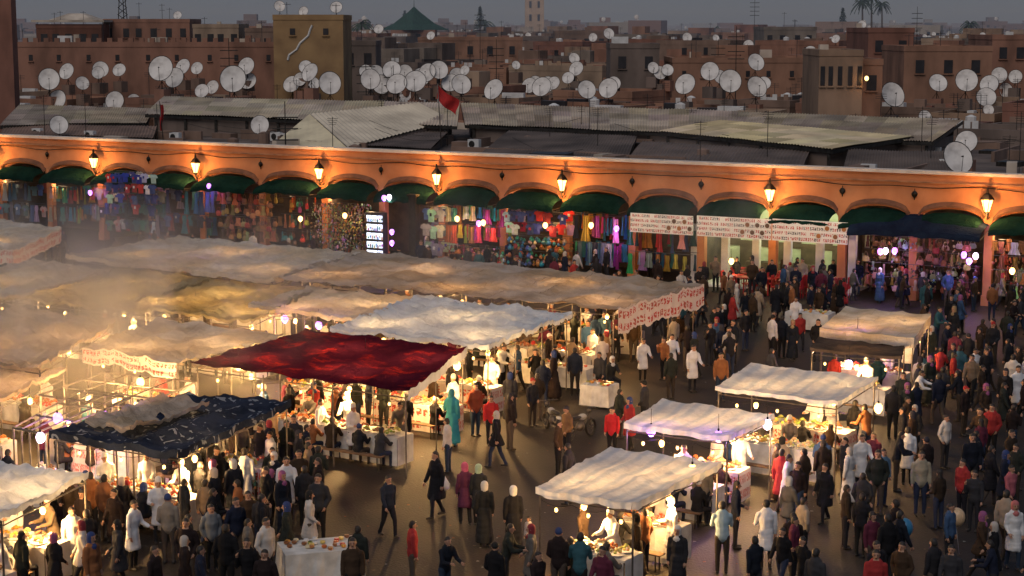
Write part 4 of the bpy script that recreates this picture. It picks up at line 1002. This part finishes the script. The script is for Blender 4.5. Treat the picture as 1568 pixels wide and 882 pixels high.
def counter(parent,c,ang,L,Wd=.9,h=.92):
    m=MB(); dx=Vector((math.cos(ang),math.sin(ang),0)); dy=Vector((-dx.y,dx.x,0))
    def P(a,b,z): q=c+dx*a+dy*b; return (q.x,q.y,z)
    m.box(P(0,0,h),(L,Wd,.05),ang,1)
    K=int(L*6); 
    for (a0,b0,a1,b1) in ((-L/2,-Wd/2-.02,L/2,-Wd/2-.02),(L/2+.02,-Wd/2,L/2+.02,Wd/2),(-L/2-.02,Wd/2,-L/2-.02,-Wd/2)):
        n=max(4,int(K*abs(a1-a0)/L) if a0!=a1 else 6)
        for i in range(n):
            t,t2=i/n,(i+1)/n
            p=[P(a0+(a1-a0)*q,b0+(b1-b0)*q-.02*(1+math.sin(q*n*2.0)),0) for q in (t,t2)]
            m.add([(p[0][0],p[0][1],.06),(p[1][0],p[1][1],.06),(p[1][0],p[1][1],h),(p[0][0],p[0][1],h)],[(0,1,2,3)],1,(1,1,1),[((t,0),(t2,0),(t2,1),(t,1))])
    for a in (-L/2+.1,L/2-.1):
        for b in (-Wd/2+.1,Wd/2-.1): m.cyl(P(a,b,0),P(a,b,h),.025,.025,6,3)
    a=-L/2+.25
    while a<L/2-.2:
        for b in (-Wd*.25,Wd*.22):
            col=random.choice(FOODC); r=R(.15,.2); q=P(a,b,h+.03)
            m.lathe(q,[(r*.8,0),(r*1.15,.05)],10,4,(.6,.6,.6))
            for k in range(13):
                an=R(0,6.28); rr=r*R(0,.9); zz=(1-rr/r)*.12
                e=R(.03,.055); m.ell((q[0]+rr*math.cos(an),q[1]+rr*math.sin(an),q[2]+.06+zz),(e,e*R(.7,1.2),e*.8),6,4,2,tuple(max(.01,v*R(.7,1.25)) for v in col))
        a+=R(.36,.45)
    m.obj("food_counter",[METAL,random.choice((SIGN2,TABLECLOTH,TABLECLOTH)),FOOD,POLE,ATTRS],parent)
def bench(parent,c,ang,L):
    m=MB(); dx=Vector((math.cos(ang),math.sin(ang),0)); m.box((c.x,c.y,.44),(L,.28,.04),ang,0)
    for a in(-L/2+.15,L/2-.15):
        for b in(-.1,.1): q=c+dx*a+Vector((-dx.y,dx.x,0))*b; m.cyl((q.x,q.y,0),(q.x,q.y,.43),.02,.02,5,1)
    m.obj("bench",[WOOD,METAL],parent)
counters=[]
def stall(cor,h,mat,ridges=3,sag=.12,wr=.06,val=.25,vmat=None,valsides=(0,1),lights=2,power=110,ncount=2,people=1.0,seed=0,name="food_stall",lcol=WARM,seated=.5):
    """cor: near-left, near-right, far-right, far-left surveyed at height h"""
    hs=h if isinstance(h,(list,tuple)) else (h,)*4
    c=[S(p[0],p[1],hh) for p,hh in zip(cor,hs)]
    ctr=(c[0]+c[1]+c[2]+c[3])/4; g0=Vector((ctr.x,ctr.y,0)); st=empty(name,g0)
    L1=(c[1]-c[0]).length; L2=(c[3]-c[0]).length
    def BL(u,t): return (c[0].lerp(c[1],u)).lerp(c[3].lerp(c[2],u),t)
    m=MB(); nx=int(max(30,min(150,L1*10))); ny=int(max(26,min(110,L2*10))); vs=[]
    for j in range(ny+1):
        for i in range(nx+1):
            u,t=i/nx,j/ny; p=BL(u,t)
            rid=abs(math.sin(u*ridges*math.pi)); cross=abs(math.sin(t*math.pi*max(1,round(L2/2.6))))
            sg=-sag*rid*(.6+.4*math.sin(t*math.pi))-sag*.5*cross
            dd=wr*.45*mn.fractal(Vector((p.x*.6+seed,p.y*.6,seed*3.1)),.9,2,4)
            a=abs(mn.noise(Vector(((p.x+p.y*.5)*1.1,(p.y-p.x*.4)*.45,seed+5)))); b=abs(mn.noise(Vector(((p.x-p.y*.7)*.8,(p.y+p.x)*2.0,seed+9)))); e=abs(mn.noise(Vector((p.x*2.6,p.y*1.3,seed+2))))
            dd+=wr*(.75*max(0,1-5*a)+.5*max(0,1-5*b)+.3*max(0,1-4*e))
            tear=.05*mn.noise(Vector((u*L1*1.1,t*L2*1.1,seed)))
            scal=0
            if j==0 or j==ny: scal=.05*rid
            vs.append((p.x-g0.x+tear,p.y-g0.y+tear+(scal if j==0 else -scal),p.z+sg+dd))
    fs=[];uvs=[]
    for j in range(ny):
        for i in range(nx):
            fs.append((j*(nx+1)+i,j*(nx+1)+i+1,(j+1)*(nx+1)+i+1,(j+1)*(nx+1)+i))
            uvs.append(((i/nx,j/ny),((i+1)/nx,j/ny),((i+1)/nx,(j+1)/ny),(i/nx,(j+1)/ny)))
    m.add(vs,fs,0,(1,1,1),uvs)
    m.obj("canopy",[mat],st,smooth=True)
    if val>0:
        m=MB()
        for sd in valsides:
            idx=[list(range(nx+1)),[j*(nx+1)+nx for j in range(ny+1)],[ny*(nx+1)+i for i in range(nx,-1,-1)],[j*(nx+1) for j in range(ny,-1,-1)]][sd]
            e=[vs[i] for i in idx]; n=len(e)
            low=[(p[0]+.02*math.sin(i*.8),p[1]-.03-.03*math.sin(i*.6),p[2]-val*(1+.05*math.sin(i*.23+sd)+.02*math.sin(i*.9))) for i,p in enumerate(e)]
            m.add(e+low,[(n+i,n+i+1,i+1,i) for i in range(n-1)],0,(1,1,1),[((i/n,0),((i+1)/n,0),((i+1)/n,1),(i/n,1)) for i in range(n-1)])
        m.obj("valance",[vmat or mat],st,smooth=True)
    m=MB(); px=max(1,round(L1/2.8)); py=max(1,round(L2/3.2))
    def rel(u,t,z): p=BL(u,t); return (p.x-g0.x,p.y-g0.y,z)
    def hz(u,t): return BL(u,t).z-.16-sag*.9
    for i in range(px+1):
        for j in range(py+1):
            u=.02+.96*i/px; t=.03+.94*j/py; m.cyl(rel(u,t,0),rel(u,t,hz(u,t)+.12),.026,.026,6)
        m.cyl(rel(u,.02,hz(u,0)),rel(u,.98,hz(u,1)),.02,.02,5)
    for j in range(py+1): t=.03+.94*j/py; m.cyl(rel(.02,t,hz(0,t)),rel(.98,t,hz(1,t)),.02,.02,5)
    m.obj("tent_frame",[POLE],st)
    ang=math.atan2((c[1]-c[0]).y,(c[1]-c[0]).x); dx=Vector((math.cos(ang),math.sin(ang),0)); dy=Vector((-dx.y,dx.x,0))
    if ncount:
        cl=min(L1*.8,L1-.9)
        for r in range(ncount):
            t=(.22+.62*r/max(1,ncount-1)) if ncount>1 else .3
            if L2<4.5 and ncount>1: t=.15 if r==0 else .8
            q=BL(.5,t); q=Vector((q.x-g0.x,q.y-g0.y,0)); counter(st,q,ang,cl,.85)
            counters.append((q.x+g0.x,q.y+g0.y,cl/2,ang))
            if people>0:
                nn=int(cl/.62*people)
                bench(st,q-dy*.95,ang,cl*.95)
                for i in range(nn):
                    a=-cl/2+cl*(i+.5)/max(1,nn)+R(-.12,.12)
                    w=q+dx*a-dy*.85
                    kk=random.choice(('sit','sit2','sit_w','sit')) if random.random()<seated else random.choice(('look','stand','long_w','pockets'))
                    off=.0 if kk.startswith('sit') else -R(.1,.7)
                    w=w+dy*off
                    if random.random()<.85: person(kk,w.x+g0.x,w.y+g0.y,ang+BACK+R(-.3,.3))
                nn=max(1,int(cl/1.7))
                for i in range(nn):
                    a=-cl/2+cl*(i+.5)/nn+R(-.3,.3); w=q+dx*a+dy*R(.75,1.0)
                    person(random.choice(('vendor','vendor','vendor_reach','vendor_st','vendor_coat')),w.x+g0.x,w.y+g0.y,ang+R(-.5,.5),WHT if random.random()<.8 else random.choice(BRIGHT))
    for i in range(lights):
        u=(i+.5)/lights; t=.3+.4*(i%2)*(1 if lights>1 else 0)
        q=BL(u,t); z=hz(u,t)-.45
        m=MB(); m.ell((0,0,0),(.08,.08,.10),8,6,0); m.cyl((0,0,.08),(0,0,.42),.012,.012,5,1)
        m.obj("bulb",[BULBW,IRON],st,(q.x-g0.x,q.y-g0.y,z),smooth=True); plight((q.x-g0.x,q.y-g0.y,z-.2),power*2.9,lcol,.1,st,"bulb_light")
    if lights:
        m=MB(); nb_=max(3,int(L1/1.6))
        pts=[]
        for i in range(nb_*4+1):
            u=i/(nb_*4); q=BL(u,.06); pts.append((q.x-g0.x,q.y-g0.y,hz(u,.06)-.12-.10*abs(math.sin(u*nb_*math.pi))))
        m.path(pts,.008,4,1)
        for i in range(nb_): 
            p=pts[i*4+2]; m.ell((p[0],p[1],p[2]-.09),(.045,.045,.06),7,5,0); m.cyl((p[0],p[1],p[2]-.05),(p[0],p[1],p[2]),.018,.018,5,1)
        m.obj("bulb_string",[BULBW,IRON],st,smooth=True)
    return st
stall([(820,746),(968,772),(1106,708),(935,683)],2.55,CWS,3,.10,.045,.16,lights=2,power=130,seed=1,ncount=2,people=.9,seated=1)
stall([(955,648),(1115,668),(1186,633),(1015,611)],2.55,CWS,3,.10,.045,.14,lights=2,power=115,seed=2,ncount=2,people=.9,seated=.9)
stall([(1095,592),(1283,616),(1345,577),(1150,556)],2.6,CWS,3,.10,.045,.12,lights=2,power=115,seed=3,ncount=2,people=.8,seated=.8)
stall([(1255,502),(1400,517),(1426,481),(1295,469)],2.6,CW,3,.08,.03,.35,lights=2,power=100,seed=4,ncount=1,people=.8)
stall([(1240,533),(1380,546),(1388,521),(1255,512)],2.3,CBR,2,.08,.03,.1,lights=1,power=110,seed=5,ncount=1,people=.6)
stall([(100,390),(420,428),(552,386),(272,361)],3.1,CW,5,.14,.10,.2,lights=3,power=90,seed=6,ncount=1,people=.5)
stall([(418,426),(947,474),(1078,434),(545,383)],3.1,CG,7,.14,.10,.9,SIGN2,valsides=(1,),lights=5,power=120,seed=7,ncount=2,people=.7)
stall([(505,502),(748,528),(876,480),(640,452)],2.9,CWB,3,.16,.14,.15,lights=3,power=150,seed=8,ncount=1,people=.8)
stall([(380,466),(550,490),(640,455),(480,436)],2.85,CW,2,.16,.12,.15,lights=2,power=130,seed=9,ncount=1,people=.6)
stall([(172,468),(385,490),(490,440),(315,420)],2.8,CO,3,.18,.12,.1,lights=3,power=150,seed=10,ncount=1,people=.6)
stall([(-20,450),(165,470),(330,425),(180,408)],2.8,CO,3,.16,.12,.1,lights=3,power=150,seed=11,ncount=1,people=.5)
stall([(-120,440),(15,455),(172,413),(50,396)],3.0,CW,3,.14,.12,.1,lights=2,power=110,seed=12,ncount=1,people=.5)
stall([(-110,536),(60,560),(178,492),(20,468)],2.9,CG,3,.18,.15,.1,lights=2,power=120,seed=13,ncount=1,people=.6)
stall([(126,532),(270,556),(436,514),(240,488)],2.8,CW,3,.16,.12,.5,SIGN2,valsides=(0,),lights=2,power=130,seed=14,ncount=1,people=.6)
stall([(290,555),(625,599),(716,531),(470,504)],2.75,CR,5,.12,.06,.28,CWB,valsides=(1,),lights=4,power=190,seed=15,ncount=2,people=.8)
stall([(75,660),(272,692),(446,612),(290,601)],2.6,CN,3,.14,.10,.2,lights=3,power=170,seed=16,ncount=2,people=.9,seated=.8)
stall([(130,640),(200,655),(320,615),(250,602)],2.8,CG,2,.2,.12,.1,lights=0,seed=17,ncount=0,people=0,name="spare_tarp_canopy")
stall([(-130,765),(0,790),(136,722),(0,705)],2.6,CWB,3,.14,.12,.15,lights=2,power=150,seed=18,ncount=2,people=.9,seated=.8)
stall([(-130,605),(-5,612),(102,566),(0,560)],2.6,CG,2,.16,.12,.1,lights=2,power=150,seed=19,ncount=1,people=.6)
stall([(-90,372),(20,385),(95,350),(0,335)],3.1,CW,2,.12,.10,.7,SIGN2,valsides=(0,1),lights=1,power=80,seed=20,ncount=1,people=.4)
def bare(cor,h,ncount,lights,power):
    c=[S(p[0],p[1],h) for p in cor]; ctr=(c[0]+c[1]+c[2]+c[3])/4; g0=Vector((ctr.x,ctr.y,0)); st=empty("open_frame_stall",g0); m=MB()
    def BL(u,t): return (c[0].lerp(c[1],u)).lerp(c[3].lerp(c[2],u),t)-g0
    for i in range(5):
        u=i/4; a,b=BL(u,0),BL(u,1); m.cyl(a,b,.03,.03,5)
        m.cyl((a.x,a.y,0),a,.03,.03,5); m.cyl((b.x,b.y,0),b,.03,.03,5)
    for t in(0,.33,.66,1): m.cyl(BL(0,t),BL(1,t),.03,.03,5)
    m.obj("tent_frame",[POLE],st); ang=math.atan2((c[1]-c[0]).y,(c[1]-c[0]).x); L=(c[1]-c[0]).length
    for r in range(ncount):
        q=BL(.5,.15+.7*r/max(1,ncount-1)); counter(st,Vector((q.x,q.y,0)),ang,L*.8); dxy=Vector((-math.sin(ang),math.cos(ang),0))
        for i in range(int(L*.8/1.0)):
            w=q+Vector((math.cos(ang),math.sin(ang),0))*(-L*.4+i*1.0+R(-.2,.2)); 
            person(random.choice(('sit','sit2','look','vendor')),w.x+g0.x-dxy.x*.85,w.y+g0.y-dxy.y*.85,ang+BACK)
    for i in range(lights):
        q=BL((i+.5)/lights,.5); m=MB(); m.ell((0,0,0),(.07,.07,.09),8,6,0); m.cyl((0,0,.08),(0,0,.35),.012,.012,5,1); m.obj("bulb",[BULBW,IRON],st,(q.x,q.y,q.z-.35)); plight((q.x,q.y,q.z-.55),power,WARM,.1,st)
bare([(60,605),(210,625),(300,585),(160,570)],2.3,3,3,300)
bare([(20,655),(70,665),(200,610),(120,600)],2.3,2,1,300)
for px,py,mt in ((436,488,BULBV),(488,498,BULBV),(298,413,BULBV),(268,431,BULBW),(88,640,BULBV),(160,637,BULBV),(62,670,BULB),(1313,512,BULBV),(1300,558,BULB),(1175,650,BULB),(997,660,BULBV),(1100,668,BULBV),(1186,570,BULBW),(300,470,BULBW),(215,585,BULBW),(700,560,BULBW),(560,545,BULBW),(365,560,BULBW),(1345,625,BULBW),(1060,720,BULBW)):
    bulb(S(px,py,2.35),mt,.13,80,(1,.75,.6) if mt==BULB else (VI if mt==BULBV else WARM))

def wtable(px,py,L,Wd,ang,name="cloth_covered_table"):
    p=S(px,py,0); e=empty(name,(p.x,p.y,0)); m=MB(); dx=Vector((math.cos(ang),math.sin(ang),0)); dy=Vector((-dx.y,dx.x,0))
    m.box((0,0,.8),(L,Wd,.03),ang,0); cs=[(-L/2,-Wd/2),(L/2,-Wd/2),(L/2,Wd/2),(-L/2,Wd/2)]
    for (a,b),(a2,b2) in zip(cs,cs[1:]+cs[:1]):
        n=10
        for i in range(n):
            q=[dx*(a+(a2-a)*t)+dy*(b+(b2-b)*t) for t in(i/n,(i+1)/n)]; k=[1.02+.05*math.sin(i*2),1.02+.05*math.sin((i+1)*2)]
            m.quad((q[0].x*k[0],q[0].y*k[0],.08),(q[1].x*k[1],q[1].y*k[1],.08),(q[1].x,q[1].y,.8),(q[0].x,q[0].y,.8),0)
    for k in range(26):
        a,b=R(-L*.42,L*.42),R(-Wd*.4,Wd*.4); q=dx*a+dy*b; m.lathe((q.x,q.y,.82),[(.03,0),(.07,.03),(.06,.08)],8,1,random.choice(FOODC+[(.7,.7,.7)]))
    m.obj("table",[TABLECLOTH,ATTRS],e)
    counters.append((p.x,p.y,L/2+.2,ang))
wtable(848,590,3.2,1.0,ANG); wtable(918,622,1.1,.9,ANG); wtable(490,884,1.9,1.2,.3); wtable(1240,505,2,1,ANG)
m=MB()
def torus(m,c,Rr,r,mat,n=20,k=6):
    vs=[]
    for i in range(n):
        a=2*math.pi*i/n
        for j in range(k):
            b=2*math.pi*j/k; rr=Rr+r*math.cos(b); vs.append((c[0]+rr*math.cos(a),c[1]+r*math.sin(b),c[2]+rr*math.sin(a)))
    m.add(vs,[(i*k+j,((i+1)%n)*k+j,((i+1)%n)*k+(j+1)%k,i*k+(j+1)%k) for i in range(n) for j in range(k)],mat)
for x in(-.6,.6):
    torus(m,(x,0,.3),.26,.05,0)
    for i in range(8): a=i*math.pi/4; m.cyl((x,0,.3),(x+.25*math.cos(a),0,.3+.25*math.sin(a)),.006,.006,4,1)
    m.cyl((x,-.06,.3),(x,.06,.3),.05,.05,8,1)
m.path([(.6,0,.3),(.48,0,.75),(.42,0,1.0)],.03,6,1); m.cyl((.42,-.33,1.02),(.42,.33,1.02),.018,.018,6,1); m.ell((.5,0,.88),(.09,.09,.09),8,6,1)
m.path([(.48,0,.75),(.1,0,.5),(-.2,0,.42),(-.6,0,.3)],.04,6,1); m.ell((0,0,.42),(.2,.13,.17),8,6,1); m.ell((.12,0,.72),(.2,.12,.11),10,6,2); m.ell((-.28,0,.74),(.34,.13,.07),10,6,0)
m.path([(-.1,.1,.3),(-.75,.12,.34)],.035,6,1); m.ell((-.62,0,.62),(.22,.08,.05),8,5,2)
p=S(888,672,0); mo=m.obj("motorbike",[SHOE,POLE,rough_mat("white_bike_paint",(.5,.5,.5))],None,p,.9,True); counters.append((p.x,p.y,.8,.9))
p=S(846,662,0); inst("motorbike",mo.data,p,1.9); counters.append((p.x,p.y,.8,1.9))
for px,py,h,c in ((1465,792,1.0,(.6,.42,.25)),(1385,808,.9,(.04,.2,.38))):
    p=S(px,py,h); m=MB(); m.ell((0,0,0),(.22,.22,.25),14,10,0,c); m.lathe((0,0,-.28),[(.03,0),(.008,.035)],6,0,c); m.cyl((0,0,-.27),(.1,0,-h+.02),.004,.004,4,0,(.5,.5,.5)); m.obj("balloon",[ATTRS],None,p,0,True)
p=S(681,775,0); m=MB(); m.lathe((0,0,.45),[(.05,0),(.14,.06),(.15,.2),(.05,.36),(.02,.42)],8); m.obj("plastic_shopping_bag",[WHITEP],None,p,0,True)

# ---------------------------------------------------------------- crowd
def inpoly(x,y,P):
    r=False; j=len(P)-1
    for i in range(len(P)):
        if (P[i][1]>y)!=(P[j][1]>y) and x<(P[j][0]-P[i][0])*(y-P[i][1])/(P[j][1]-P[i][1])+P[i][0]: r=not r
        j=i
    return r
STAND=['stand','stand_cap','walk','walk_coat','pockets','look','phone','long_w','walk_w','coat_w','robe','robe_w','stand','pockets','walk']
def hitc(x,y):
    for cx_,cy_,hl,a in counters:
        dx_,dy_=x-cx_,y-cy_; u=dx_*math.cos(a)+dy_*math.sin(a); v=-dx_*math.sin(a)+dy_*math.cos(a)
        if abs(u)<hl+.2 and abs(v)<.65: return True
    return False
def crowd(poly,n,mind=.48,kinds=STAND,bias=None):
    W=[S(p[0],p[1],0) for p in poly]; P=[(q.x,q.y) for q in W]; x0=min(p[0] for p in P);x1=max(p[0] for p in P);y0=min(p[1] for p in P);y1=max(p[1] for p in P)
    k=0;tr=0
    while k<n and tr<n*40:
        tr+=1; x,y=R(x0,x1),R(y0,y1)
        if not inpoly(x,y,P) or hitc(x,y): continue
        if any((x-a)**2+(y-b)**2<mind**2 for a,b in placed): continue
        person(random.choice(kinds),x,y,bias+R(-.7,.7) if bias is not None and random.random()<.7 else None); k+=1
crowd([(0,820),(250,790),(480,800),(560,882),(540,960),(0,960)],44)
crowd([(260,730),(480,720),(500,800),(300,810)],24)
crowd([(400,660),(520,700),(640,690),(640,640),(560,640)],8)
crowd([(560,700),(700,690),(1000,720),(820,882),(560,960)],4,1.2)
crowd([(640,590),(960,600),(1010,650),(980,700),(700,700)],12,.8)
crowd([(740,530),(1080,500),(1200,560),(1100,620),(760,600)],40)
crowd([(1060,440),(1320,440),(1250,560),(1080,560)],55)
crowd([(1310,440),(1568,460),(1620,560),(1400,600),(1400,500)],55)
crowd([(1380,600),(1640,560),(1640,760),(1460,780),(1330,700)],50)
crowd([(1180,700),(1380,690),(1640,780),(1640,960),(1180,960)],50)
crowd([(850,870),(1200,810),(1200,960),(850,960)],10)
crowd([(560,900),(840,890),(840,960),(560,960)],6)
crowd([(-20,390),(640,400),(1000,430),(1000,440),(-20,420)],45,.6)
crowd([(640,420),(1060,450),(1060,480),(960,480)],20)
m=MB()
for i in range(500):
    p=S(R(-50,1620),R(560,900),0); a=R(0,3.1); q=R(.015,.05); c=random.choice([(.3,.3,.28),(.15,.11,.08),(.08,.08,.08),(.2,.08,.04)])
    m.add([(p.x-q,p.y-q*.5,.006),(p.x+q,p.y-q*.6,.012),(p.x+q*.8,p.y+q,.007),(p.x-q*.7,p.y+q*.8,.02)],[(0,1,2,3)],0,c)
m.obj("litter",[ATTR])
print("people",len(placed))
